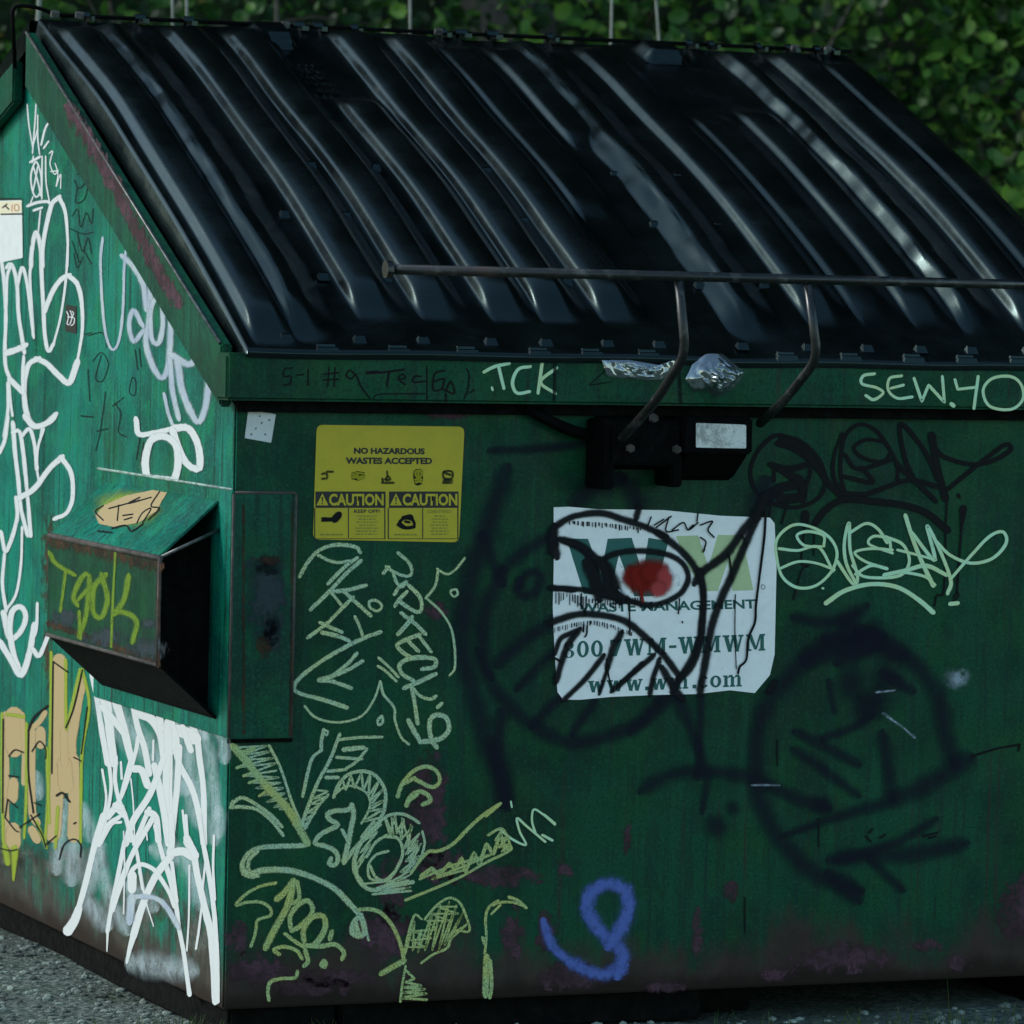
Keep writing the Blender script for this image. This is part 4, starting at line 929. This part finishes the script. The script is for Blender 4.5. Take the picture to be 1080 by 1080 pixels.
gtag(FRONT, .0044, P_CHALK, 'pale paint stick column of letters under the right half of the caution sign', [
    (fA, 2.8, '540,105 590,150 605,195 580,215 520,195 485,170;470,200 495,172'), (fA, 2.8, '518,205 530,240 555,265 580,240 548,262 522,300'), (fA, 3.2, '590,258 640,310 652,360 635,385 590,365 552,338;525,355 545,325 580,290'), (fA, 3.4, '555,390 620,440 668,488;540,488 580,445 605,410'),
    (fA, 3.4, '640,492 580,515 535,540 560,575 600,600'), (fA, 2.8, '585,520 635,570;640,500 695,572'), (fA, 3.6, '655,655 712,645 715,610 650,600 580,610 545,640 560,680 610,710'), (fA, 3.8, '715,680 640,715 570,745'), (fA, 2.8, '600,735 640,780 690,798 718,785'),
    (fA, 3.4, '605,745 620,830 632,912'), (fA, 4, '590,900 615,950 645,1000'), (fA, 4, '645,1000 700,995 750,980 780,940 770,890 730,872 695,890 688,940 700,990 720,1025'), (fA, 3, '728,835 745,820'),
    (fA, 2, '855,130 810,185 770,205 725,180'), (fA, 2.4, '730,185 715,260 672,318'), (fA, 2, '672,318 740,380 790,460 808,560 808,650 785,685'), (fA, 2, '790,285 815,278 822,300 805,312 792,300 790,285')])
Z1 = '70,100 250,90 120,140 275,120 110,170 290,160 90,210 300,190 130,260 310,230 120,260 320,270 150,300 330,300 190,330 345,330 220,370 355,360 250,410 365,390 290,440 380,420 320,450 400,450 380,490 430,500 400,540 450,540'
gtag(FRONT, .0046, P_CHALK, 'pale paint stick cartoon creature with striped horns low on the left', [
    (fB, 2.4, '265,90 330,220 390,400 445,530'), (fB, 1.7, Z1, NS), (fB, 2.4, '330,660 440,660 480,630'), (fB, 3, '50,420 110,385 200,430 280,490 335,548'), (fB, 3, '45,440 110,438 200,455 290,530 342,598'), (fB, 2, '45,440 55,405'),
    (fB, 4, '480,650 440,658 330,662 220,668 150,700 112,760 120,815 170,835'), (fB, 3, '200,690 150,740 150,800 200,830'), (fD, 4.6, '170,60 230,42 340,40 430,55 540,95 640,150 720,230 770,285'), (fD, 4, '110,10 130,55 190,72'),
    (fD, 4.4, '785,300 745,340 738,400 780,418 808,390 790,310'), (fD, 4, '760,350 770,400'), (fD, 2, '800,320 830,440'),
    (fB, 3, '665,25 610,170 540,300 480,450 450,540'), (fB, 2.2, '600,370 540,440 470,560'), (fB, 2.4, '660,55 780,42 905,40'), (fB, 3.6, '690,110 800,100'), (fB, 2.6, '650,155 790,165;600,235 700,225;820,110 760,180 700,220'), (fB, 3, '590,270 655,270'),
    (fB, 1.7, '520,340 600,350 510,390 590,380 500,420 560,420 480,470 530,470 470,510 500,510 455,550 480,555', NS), (fB, 3, '575,0 562,60 560,115'), (fB, 2.8, '560,115 510,160 485,240 455,375'), (fB, 2, '580,0 600,10 590,30 575,15'),
    (fB, 3, '632,380 660,310 720,250 810,235 880,270 925,350 920,450 890,520'), (fB, 2, '645,360 700,320 760,325 820,360 840,420 820,480 790,530'),
    (fB, 2, '650,350 680,280 700,340 730,260 750,330 790,245 800,345 840,250 830,370 890,290 840,400 910,340 840,430 920,400 830,460 915,450 800,520 895,500', NS),
    (fB, 3.6, '895,520 820,600 740,690 690,755'), (fB, 2.4, '860,520 790,610'), (fB, 4.4, '735,430 745,480 730,560 715,640 690,750'), (fB, 4, '735,430 710,455 640,460 595,480 610,510 655,540 600,570 550,600 525,645 580,660 640,690 655,740 635,770 605,760 615,735'), (fB, 3, '680,570 718,640'),
    (fC, 2.6, '20,400 60,375 130,370 190,395 225,420'), (fC, 2, '245,470 258,540 230,630 180,700'), (fB, 2.2, '940,690 870,712 830,770 835,840 880,860'), (fB, 2.6, '930,605 1000,620 1025,700 990,790 940,860'), (fB, 3.6, '890,530 800,620 755,720 750,800 790,864'), (fB, 2.6, '930,600 870,640 820,720'),
    (fD, 3.4, '755,0 765,80 800,130 860,155 980,130 1080,110'), (fD, 2.4, '840,20 870,80 920,100 980,50'),
    (fC, 1.8, '30,390 60,490 90,380 100,480 140,400 120,520 190,440 140,570 230,480 150,600 240,540 150,640 230,610 120,700 180,690 60,760 150,740 0,790 90,770', NS),
    (fC, 1.6, '40,400 80,500 70,390 130,500 130,390 170,540 180,430 160,600 220,520 170,660 230,560 150,700 210,640 100,750 170,720', NS),
    (fB, 1.8, '900,540 790,640 880,580 780,700 840,650 765,760 810,720 760,800', NS), (fD, 1.8, '800,120 1000,100 860,150 1060,100 900,160 1070,140 850,180 1070,160', NS)], name='graffiti_figure')
gtag(FRONT, .0068, P_CHALKY, 'yellowish paint stick lines of the cartoon creature', [
    (fB, 6, '62,95 150,200 260,330 370,450 440,570 480,640'), (fB, 4.5, '60,100 110,130 170,110;100,130 150,180'), (fB, 2.4, '80,215 120,200;120,260 180,240;150,300 210,280;210,375 260,340'),
    (fC, 3, '240,720 300,680 340,720 400,650 430,690 470,620 490,700 540,590 570,660 610,540 650,600 690,480 720,590 740,560', NS), (fC, 2.2, '150,860 300,800 470,725 600,650 740,580 745,545 700,455 620,490'), (fC, 2, '230,740 420,660 640,600 500,660 300,740 480,690', NS),
    (fC, 2, '700,460 660,520 740,500 680,560 745,540 700,580', NS), (fC, 3, '225,640 280,585 340,580 420,540 520,440 600,370 688,312'), (fC, 2.6, '610,380 680,320'), (fC, 2.2, '180,710 230,640'),
    (fC, 3.2, '105,270 130,200 190,130 260,100 320,120 345,170 330,205 290,215 200,170'), (fC, 3, '135,200 200,165'), (fC, 3.6, '155,320 180,270 230,242 280,265 290,295 250,315'), (fC, 3, '160,300 215,260'),
    (fD, 2.6, '300,115 210,135 130,180 75,240 140,225 220,225 270,260 270,300 200,325 190,370 180,420 160,475'), (fD, 5.4, '245,480 300,370 370,240 400,120'), (fD, 5, '310,205 350,170 400,105'), (fD, 3.4, '425,110 435,200 400,230;400,130 360,250'),
    (fD, 3.8, '385,370 385,300 430,240 480,215 510,250 500,300 440,360 395,385'), (fD, 4.4, '462,440 460,380 510,310 570,305 585,360 560,420 520,470'), (fD, 3, '355,405 400,440 460,480'), (fD, 3.6, '470,500 485,560 465,585'), (fD, 3, '320,520 290,495 350,478 420,500 450,545'),
    (fD, 3.6, '460,470 560,475 640,465 690,510 680,545'), (fD, 3.4, '575,560 560,580 580,592 586,570'), (fD, 4, '610,430 620,395'), (fD, 2.8, '425,620 410,655 330,660 270,680 257,730 262,780'), (fD, 3, '780,265 840,265 900,285 960,350 1000,430 1022,500 1030,560'), (fD, 4.4, '905,630 970,592 1030,560'),
    (fE, 2, '145,520 160,430 200,300 240,320;260,320 330,240 400,200 460,230 500,320 510,390 420,390 390,480 310,520 240,570'), (fE, 1.6, '150,510 200,330 190,500 240,380 220,510 300,290 260,500 350,240 300,500 400,220 340,490 440,240 370,470 480,280 400,440 500,350 420,400', NS),
    (fE, 1.5, '160,480 260,480 180,440 300,430 190,390 330,380 270,330 400,330 290,290 450,290 330,250 440,250', NS), (fE, 2, '150,590 130,700 120,790'), (fE, 2, '150,610 200,660 150,680 240,700 130,710 260,720 130,740 270,745 120,770 270,780', NS),
    (fE, 2.6, '835,255 790,215 740,195'), (fE, 2.2, '820,245 760,225 690,225 650,240'), (fE, 2, '675,215 620,260 605,330 610,420 600,520;690,240 640,290'), (fE, 5.4, '612,540 608,640 605,750'), (fE, 3, '632,560 640,700 630,765'), (fE, 3, '590,430 600,460')], name='graffiti_figure')
gtag(FRONT, .0072, P_MINT, None, [(fC, 2.4, '690,460 760,515 835,545 800,470 785,395 840,440 900,490 945,528'), (fC, 2.2, '890,480 870,410 880,345 930,370 1000,430'), (fC, 2, '750,300 755,330'), (fC, 2.6, '930,490 985,520;940,375 1000,425')], name='graffiti_tag')
gtag(FRONT, .0040, P_BLUE, 'soft blue sprayed loop near the bottom edge', [((360, 720, 3), 11, '645,770 670,838 740,892', dict(taper=(.9, 1.1))), ((360, 720, 3), 13, '740,892 820,925 880,905'), ((360, 720, 3), 15, '880,905 893,865 870,830 840,808 800,760 778,710 795,660 850,635 900,660 908,715 885,780 858,815')])

# rim writing
gtag(RIMF, .0010, P_BLACK, 'black marker scrawl at the left end of the rim', [
    (fU, 1.6, '340,455 310,460 306,490 335,490 330,520 305,525;358,485 385,482;405,460 405,525;470,480 530,475;465,505 530,500;490,455 485,530;515,455 510,530'), (fU, 1.7, '600,485 575,465 560,485 580,500 600,485 620,530 655,578'), (fU, 3, '645,475 690,472'), (fU, 2.2, '695,475 795,462;735,470 725,528'),
    (fU, 1.9, '775,502 800,495 790,480 772,500 800,522;865,490 838,490 832,512 880,510'), (fU, 1.3, '670,580 700,562 880,560;888,450 888,585'), (fU, 1.9, '960,465 920,480 915,545 955,540;918,510 958,500 950,540;965,550 985,510 1000,558 960,545;965,560 968,590'), (fU, 1.6, '1040,580 1055,540 1060,480 1050,460;1065,555 1080,545')])
gtag(RIMF, .0012, P_MINT, 'pale letters TCK on the rim', [(fV, 3.2, '110,440 150,420 205,408;165,420 185,502'), (fV, 3.2, '285,420 240,430 218,480 235,520 282,515'), (fV, 3.2, '330,410 315,520;385,425 325,478 380,522'), (fV, 2.4, '140,500 142,508')])
gtag(RIMF, .0012, P_MINT, 'pale SEW.40 writing at the right end of the rim', [(fW, 3, '512,447 470,455 465,485 520,500 545,520 510,545 480,530'), (fW, 2.8, '615,455 570,465 565,510 600,540 655,535;575,502 622,490'), (fW, 3, '663,465 692,552 718,490 778,556 770,458', NS), (fW, 4, '805,562 812,568'), (fW, 3, '818,470 828,506 900,498;906,458 890,578', NS), (fW, 3, '1030,458 960,465 925,510 950,570 1030,582 1075,545 1070,490 1030,458')])
gtag(RIMF, .0018, P_FAINT, None, [(fV, 4, '380,400 376,545'), (fV, 4, '850,420 856,550'), (fV, 1.6, '510,490 580,425;515,490 590,478')], name='scratch')

# left side
gtag(SIDE, .0012, P_WHITE, 'white looped letters sprayed down the left side', [
    (fI, 1.6, '155,165 165,280 185,400'), (fI, 1.7, '212,45 200,250 185,440'), (fI, 1.6, '215,225 215,350 225,445;185,400 200,355 215,300'), (fI, 2.4, '315,228 262,290 235,390'), (fI, 2.2, '250,410 275,375'), (fI, 2.8, '175,490 225,462'), (fI, 2, '205,490 177,560 182,640 205,690 233,650 233,560 205,490'), (fI, 1.8, '190,515 220,620 230,680;215,520 190,650;190,460 186,490'),
    (fI, 1.6, '170,735 188,690'), (fI, 3.4, '160,740 210,722 270,716 290,735'), (fI, 3, '195,765 235,752'), (fI, 1.7, '260,460 262,600 280,710;240,460 238,700'), (fI, 1.3, '282,440 300,430 285,500 310,560 330,540;315,500 330,560 320,630 345,560 345,640;290,545 330,540'), (fI, 2, '230,770 218,890'),
    (fI, 5, '177,1080 183,980 205,890 230,970 242,1080'), (fJ, 4, '240,0 240,90'), (fJ, 3.4, '178,90 170,180 180,330 192,515', dict(taper=(1, .8))),
    (fJ, 4.4, '232,0 238,180 248,360 255,500 275,595 305,555'), (fJ, 2.6, '305,555 345,400 375,190 385,0'), (fI, 5, '240,1080 245,960 290,745 335,692'), (fI, 3.2, '335,692 370,770 385,930 385,1080', dict(taper=(1.5, .6))),
    (fJ, 5.4, '255,365 300,255 350,185 390,165'), (fJ, 3.6, '390,165 440,215 465,320 468,480 440,660', dict(taper=(1.5, .8))), (fJ, 6.6, '440,660 395,775 340,740 270,670 215,640'), (fJ, 6, '215,640 165,670 140,760 140,880 165,990 210,1025 260,1010 315,960'),
    (fJ, 4.4, '10,90 28,250 33,420 28,560 32,680 60,760'), (fJ, 6, '60,760 130,830'), (fJ, 4.4, '40,115 65,100 95,200 105,380 125,520 138,600'), (fJ, 3.6, '100,220 125,120 150,190 175,380 190,510;35,330 40,180 60,110'), (fJ, 6.6, '40,605 90,590 140,565'), (fJ, 4, '135,630 130,720 130,830'),
    (fJ, 3, '50,760 60,880 70,960'), (fJ, 3.6, '45,780 45,930 22,1080'), (fJ, 3, '245,1010 232,1080'),
    (fK, 4.6, '32,0 20,90 0,140'), (fK, 4.6, '53,25 60,130 75,260 85,370 112,478'), (fK, 4.4, '55,60 80,60 95,150 110,300 125,480;90,75 120,48 140,110 150,210'), (fK, 6.4, '105,0 140,38 200,20 220,0'), (fK, 3, '178,50 155,120 150,200 158,260'),
    (fK, 6.2, '75,330 140,290 200,210 250,165'), (fK, 5, '250,165 290,230 295,330 270,390 225,412', dict(taper=(1.2, .9))), (fK, 4.4, '65,330 68,420 25,545 5,470'), (fK, 3.8, '18,560 10,680 25,785'), (fK, 3, '25,785 65,720 85,600 90,450'),
    (fK, 6.4, '15,800 40,900 85,870 105,810 85,772 50,790 40,870 55,960 85,1045'), (fK, 6.8, '0,915 40,980 85,1048 120,960 138,850'), (fK, 3.4, '152,760 148,860 135,900'), (fK, 5, '195,890 160,970 135,945')])
gtag(SIDE, .0040, P_LAV, 'pale lavender letters sprayed beside the gable flange', [
    (fR, 3.2, '95,175 88,260 95,420 110,530 133,570 155,530 168,420 172,280 180,200'), (fR, 5.4, '140,95 152,130 168,185'), (fR, 6.4, '170,240 210,280 240,340 250,420'),
    (fR, 5.4, '235,480 205,430 190,480 205,540 238,505'), (fR, 7, '265,310 262,450 250,540 270,620 305,670 330,620 340,440'), (fR, 5.6, '290,380 267,430 270,530 295,545 310,480 305,400 290,380'),
    (fR, 6, '335,600 345,720 365,810'), (fR, 7.4, '345,590 400,622 432,600'), (fR, 7.6, '362,610 380,720 430,825 460,780 475,665'), (fR, 4, '315,730 330,800 352,855')])
gtag(SIDE, .0050, P_WHITE, 'white letter sprayed just above the fork pocket', [(fR, 6, '215,820 225,870 280,865 350,850'), (fR, 8, '350,850 400,850 435,910 440,990 400,980 370,930 345,860'), (fR, 8, '270,890 248,960 258,1030 320,1060 358,1010 360,920 320,880 270,890'), (fR, 12, '262,1035 340,1042')])
gtag(SIDE, .0016, P_FAINT, 'thin black marker scribbles on the left side', [
    (fR, 1.4, '60,610 90,580 115,620 95,680 70,670 90,590;20,805 60,810;105,720 95,800 85,870 70,930;75,860 115,850;140,760 160,800 150,860 180,880;200,670 190,720 210,730 212,680 200,670;210,570 220,640;225,565 232,630;230,870 215,960;240,900 230,970;40,520 95,510 110,560;130,770 170,740'),
    (fI, 1.4, '420,590 450,640 500,600 480,700 430,720 440,640;410,800 440,760 460,860 490,780 520,840 530,760;400,870 470,900 530,890;440,900 470,1000 500,920 520,1010;410,940 450,1060;480,1000 520,1070;440,560 510,560'), (fJ, 1.3, '420,40 440,120 470,60;480,500 520,490;460,965 530,970;500,700 510,880')])
gtag(SIDE, .0012, P_CREAM, 'cream block letters sprayed low at the left edge', [
    (fQ, 8, '22,365 22,560 20,740 28,880'), (fQ, 19, '58,370 58,495'), (fQ, 11, '55,640 50,700'), (fQ, 14, '55,830 55,885'), (fQ, 5, '90,360 98,500 96,640'), (fQ, 6, '120,425 160,390 182,355'), (fQ, 8, '128,430 128,600 132,760 150,800'), (fQ, 10, '165,430 165,480'), (fQ, 8, '130,830 150,870'),
    (fQ, 15, '242,145 242,300 238,480 228,700 216,850'), (fQ, 11, '332,230 310,330 290,450 290,520'), (fQ, 13, '295,540 303,700 300,855'), (fQ, 15, '262,560 268,650'), (fQ, 8, '260,430 262,560')])
gtag(SIDE, .0030, P_OLIVE, 'olive yellow outline around the cream letters', [(fQ, 3.6, '208,110 205,400 195,700 183,880;267,140 268,410;325,180 270,420;335,180 362,320 335,500 330,640 327,880;108,400 106,700 98,860;8,360 7,600 13,880;190,500 200,800;150,800 188,900'), (fQ, 8, '60,910 55,1020', dict(taper=(1, .4))), (fQ, 7, '20,900 30,960'), (fQ, 4, '30,360 95,370'), (fQ, 4, '235,740 225,900')])
gtag(SIDE, .0044, P_BLACK, 'thin black outlines of the cream letters', [(fQ, 1.4, '215,145 275,188;130,510 160,470 185,500 186,540;35,530 60,505 95,515;35,610 75,615;20,780 60,830 75,838;80,820 160,765;30,710 20,780;30,705 70,740;125,770 170,850 186,900;140,720 165,730;240,950 260,890 300,868 327,890 327,940;300,535 330,550;186,890 228,855;0,905 40,915 68,910;12,380 10,760;215,150 210,600;268,415 300,330 335,180;355,330 330,520;300,805 308,800'), (fQ, 2.2, '115,425 140,370 195,325;230,690 255,680 282,715'), (fQ, 1.7, '115,430 115,600 135,760')])
LD = dict(taper=(1, .8))
gtag(SIDE, .0012, P_WDRIP, 'dense dripping white tag below the fork pocket', [
    (fL, 7.5, '97,60 125,200 155,400 190,600'), (fL, 12, '195,200 230,200 250,260 290,400 330,570', LD), (fL, 11, '190,240 205,420 230,600'), (fL, 8, '150,150 190,350'), (fL, 8.5, '312,120 340,230 370,380 410,500 440,660'), (fL, 11, '370,215 420,205 510,235'), (fL, 12, '380,300 450,330 510,420 530,560'), (fL, 9.5, '480,200 500,300 520,480'), (fL, 8, '160,260 220,330 290,420'),
    (fL, 8, '605,220 650,300 720,420 740,560 765,760 768,1000 770,1080'), (fL, 17, '545,390 600,400 660,415 715,450'), (fL, 16, '560,360 590,470 560,520'), (fL, 11, '550,400 555,560 555,760 565,1000'), (fL, 8, '590,480 620,600 700,760 750,960 765,1080'), (fL, 8.5, '620,500 605,760 570,1060'), (fL, 8, '640,380 690,520'), (fL, 9, '545,560 540,800 555,1000'),
    (fL, 5.4, '330,570 295,700 270,800'), (fL, 5.6, '375,440 350,560 275,790 180,920'), (fL, 6, '240,560 235,700 260,820 300,920 330,1060'), (fL, 5, '200,600 210,760 172,960 130,1070'), (fL, 3.4, '158,635 182,800 162,930'), (fL, 10, '345,630 395,640 430,730'), (fL, 9, '470,610 500,740 535,930 555,1080'),
    (fL, 8.6, '530,560 445,780 345,940 300,1080'), (fL, 6.6, '440,870 350,1080'), (fL, 9, '430,890 480,920 495,1060'), (fL, 2, '330,690 345,850 352,1060'), (fL, 3, '640,880 662,1080'), (fL, 8, '190,920 240,870 290,910'), (fL, 4, '150,1080 215,965 270,950'), (fL, 10, '240,850 270,860'), (fL, 3, '270,590 275,690;465,460 462,580'),
    (fM, 8.5, '265,0 215,170 165,380 120,540'), (fM, 12, '125,530 100,600 60,660', dict(taper=(.8, 1.2))), (fM, 5.4, '355,10 290,55 240,170'), (fM, 5, '395,10 425,110 455,210 490,420'), (fM, 7, '385,150 345,360 312,520 288,660', dict(taper=(.9, .9))), (fM, 4, '290,640 285,770', dict(taper=(1, .4))), (fM, 7.4, '545,20 440,200 370,370 315,540'),
    (fM, 6.4, '560,60 600,220 645,360 680,520 695,640 722,780 755,1020'), (fM, 6.4, '615,0 640,140'), (fM, 8, '650,0 655,150 640,220'), (fM, 5.6, '655,270 668,380 682,490'), (fM, 4, '735,0 745,130'), (fM, 10, '650,230 560,350 485,520 435,690'), (fM, 8, '435,690 415,760 400,830', dict(taper=(1, .5))), (fM, 10, '740,150 780,230 800,340 850,560 880,700 900,1060', dict(taper=(1, .8))), (fM, 12, '655,215 715,205 775,235'), (fM, 10, '740,130 790,230'),
    (fM, 6, '430,400 420,330 470,280 540,300 585,350 640,440 670,520'), (fM, 12, '428,340 428,420'), (fM, 6.6, '810,0 832,150 860,300 890,500 905,700 912,1060', dict(taper=(.9, 1.2))), (fM, 3, '850,230 828,430;832,450 810,640 792,760'), (fM, 3.4, '895,115 890,300 900,480'), (fM, 2.6, '755,285 752,560 740,770'), (fM, 2, '380,90 385,300 380,560;510,90 515,140'), (fM, 3, '470,320 510,500 550,630', dict(taper=(1.3, .5)))])
gtag(SIDE, .0085, P_LAV, None, [(fM, 6, '410,580 425,480 490,462 580,480 640,545 685,630'), (fM, 9, '425,480 415,590')])
gtag(SIDE, .0007, P_MIST, 'thin white overspray mist on the left side', [(fM, 14, '235,220 300,470 385,640'), (fL, 11, '690,300 760,420'), (fL, 13, '770,400 825,700 850,1000'), (fL, 12, '800,330 880,450 890,560'), (fM, 16, '920,0 900,120'), (fM, 18, '150,-20 190,100'), (fQ, 14, '260,740 240,900 230,980'), (fQ, 12, '150,620 155,680'), (fQ, 20, '300,920 290,1010'), (fM, 26, '480,840 600,860 720,880'), (fL, 30, '200,250 330,420 480,560 600,700'), (fL, 26, '620,420 700,640 740,900'), (fM, 22, '600,200 740,260 820,480'), (fM, 18, '240,200 180,400'), (fM, 20, '430,420 520,500'), (fM, 20, '200,520 260,600'), (fL, 14, '180,130 260,150 330,170')], name='overspray')
# pocket
gtag(POCK, .0016, P_LIME, 'lime green letters sprayed on the fork pocket', [(fY, 5, '110,350 130,385 195,425'), (fY, 3.6, '165,420 148,552'), (fY, 6, '205,530 195,500 225,435 250,432 240,560 215,640'), (fY, 4.6, '250,470 215,510'), (fY, 6.4, '305,430 268,470 265,560 295,575 315,510 295,430'), (fY, 3, '343,350 335,500 328,680'), (fY, 6.4, '390,435 375,510 345,560'), (fY, 6, '350,555 400,570 420,600 405,660'), (fY, 4, '215,560 218,650')], parent=pocket)
gtag(PTOP, .0012, P_OLIVE, None, [(fY, 'blob', '385,190', dict(rx=41, ry=23))], parent=pocket, name='overspray')
gtag(PTOP, .0016, P_CREAM, 'cream patch with scribbled letters on top of the fork pocket', [(fY, 'fill', '270,215 300,178 380,143 480,122 530,132 490,200 430,240 340,258 283,246')], parent=pocket)
gtag(PTOP, .0022, P_BLACK, None, [(fY, 1.4, '300,180 272,200 300,232;320,190 430,160;355,178 350,232;370,215 405,210;375,230 402,222;420,240 440,205 470,190 440,240;500,130 470,180 500,190 460,230;430,150 390,172 470,150;330,260 380,250 400,270 440,245;280,270 330,275')], parent=pocket)

# ---- crumpled plastic film hanging on the rim
k = NT('crinkled_clear_film'); gl = k.n('ShaderNodeBsdfGlossy'); gl.inputs['Roughness'].default_value = .12; gl.inputs['Color'].default_value = (.8, .85, .9, 1)
tr = k.n('ShaderNodeBsdfTransparent'); df = k.n('ShaderNodeBsdfDiffuse'); df.inputs[0].default_value = (.12, .14, .15, 1)
m1 = k.n('ShaderNodeMixShader'); m1.inputs[0].default_value = .5; k.l(gl.outputs[0], m1.inputs[1]); k.l(df.outputs[0], m1.inputs[2])
m2 = k.n('ShaderNodeMixShader'); m2.inputs[0].default_value = .55; k.l(tr.outputs[0], m2.inputs[1]); k.l(m1.outputs[0], m2.inputs[2]); M_FILM = k.done(m2.outputs[0])
def film(outline, depth, seed, amp, label):
    rnd = random.Random(seed); nu, nv = 46, 30; P = [Vector(p) for p in outline]; b = bmesh.new(); g = []
    c0 = on_plane(*(sum(P, Vector((0, 0))) / len(P)), Vector((0, 1, 0)), Vector((0, -.062, 0)))
    for j in range(nv + 1):
        row = []
        for i in range(nu + 1):
            u, v = i / nu, j / nv; a = 2 * math.pi * u; idx = u * len(P); q0, q1 = P[int(idx) % len(P)], P[(int(idx) + 1) % len(P)]
            e = q0.lerp(q1, idx - int(idx)); c = sum(P, Vector((0, 0))) / len(P); q = c.lerp(e, v)
            w = on_plane(q.x, q.y, Vector((0, 1, 0)), Vector((0, -.055, 0)))
            n1 = mnoise.noise(Vector((w.x * 62, w.z * 55, seed))); n2 = mnoise.noise(Vector((w.x * 150 + w.z * 90, w.z * 110, seed + 3)))
            w.y -= depth * (1 - v ** 3) + amp * (abs(n1) * 1.2 + .5 * abs(n2)) * (.25 + .75 * (1 - v)); row.append(b.verts.new(w - c0))
        g.append(row)
    for j in range(nv):
        for i in range(nu): b.faces.new((g[j][i], g[j][i + 1], g[j + 1][i + 1], g[j + 1][i]))
    bmesh.ops.remove_doubles(b, verts=b.verts, dist=1e-5)
    o = obj('plastic_film', b, M_FILM, None, True); o.location = c0; tag(o, label, 'plastic wrap', 'scraps of plastic film on the rim'); return o
film([(722, 400), (730, 384), (744, 373), (762, 373), (776, 386), (786, 392), (780, 404), (772, 412), (756, 420), (744, 412), (732, 414)], .022, 3, .020, 'crumpled clear plastic scrap bulging over the rim between the lock bar arms')
film([(634, 380), (660, 379), (690, 384), (706, 386), (712, 378), (714, 390), (700, 402), (680, 401), (660, 399), (640, 397)], .004, 8, .012, 'flattened strip of clear plastic stuck on the rim left of the lock bar arm')
DUMP.location = (0, 0, 0)
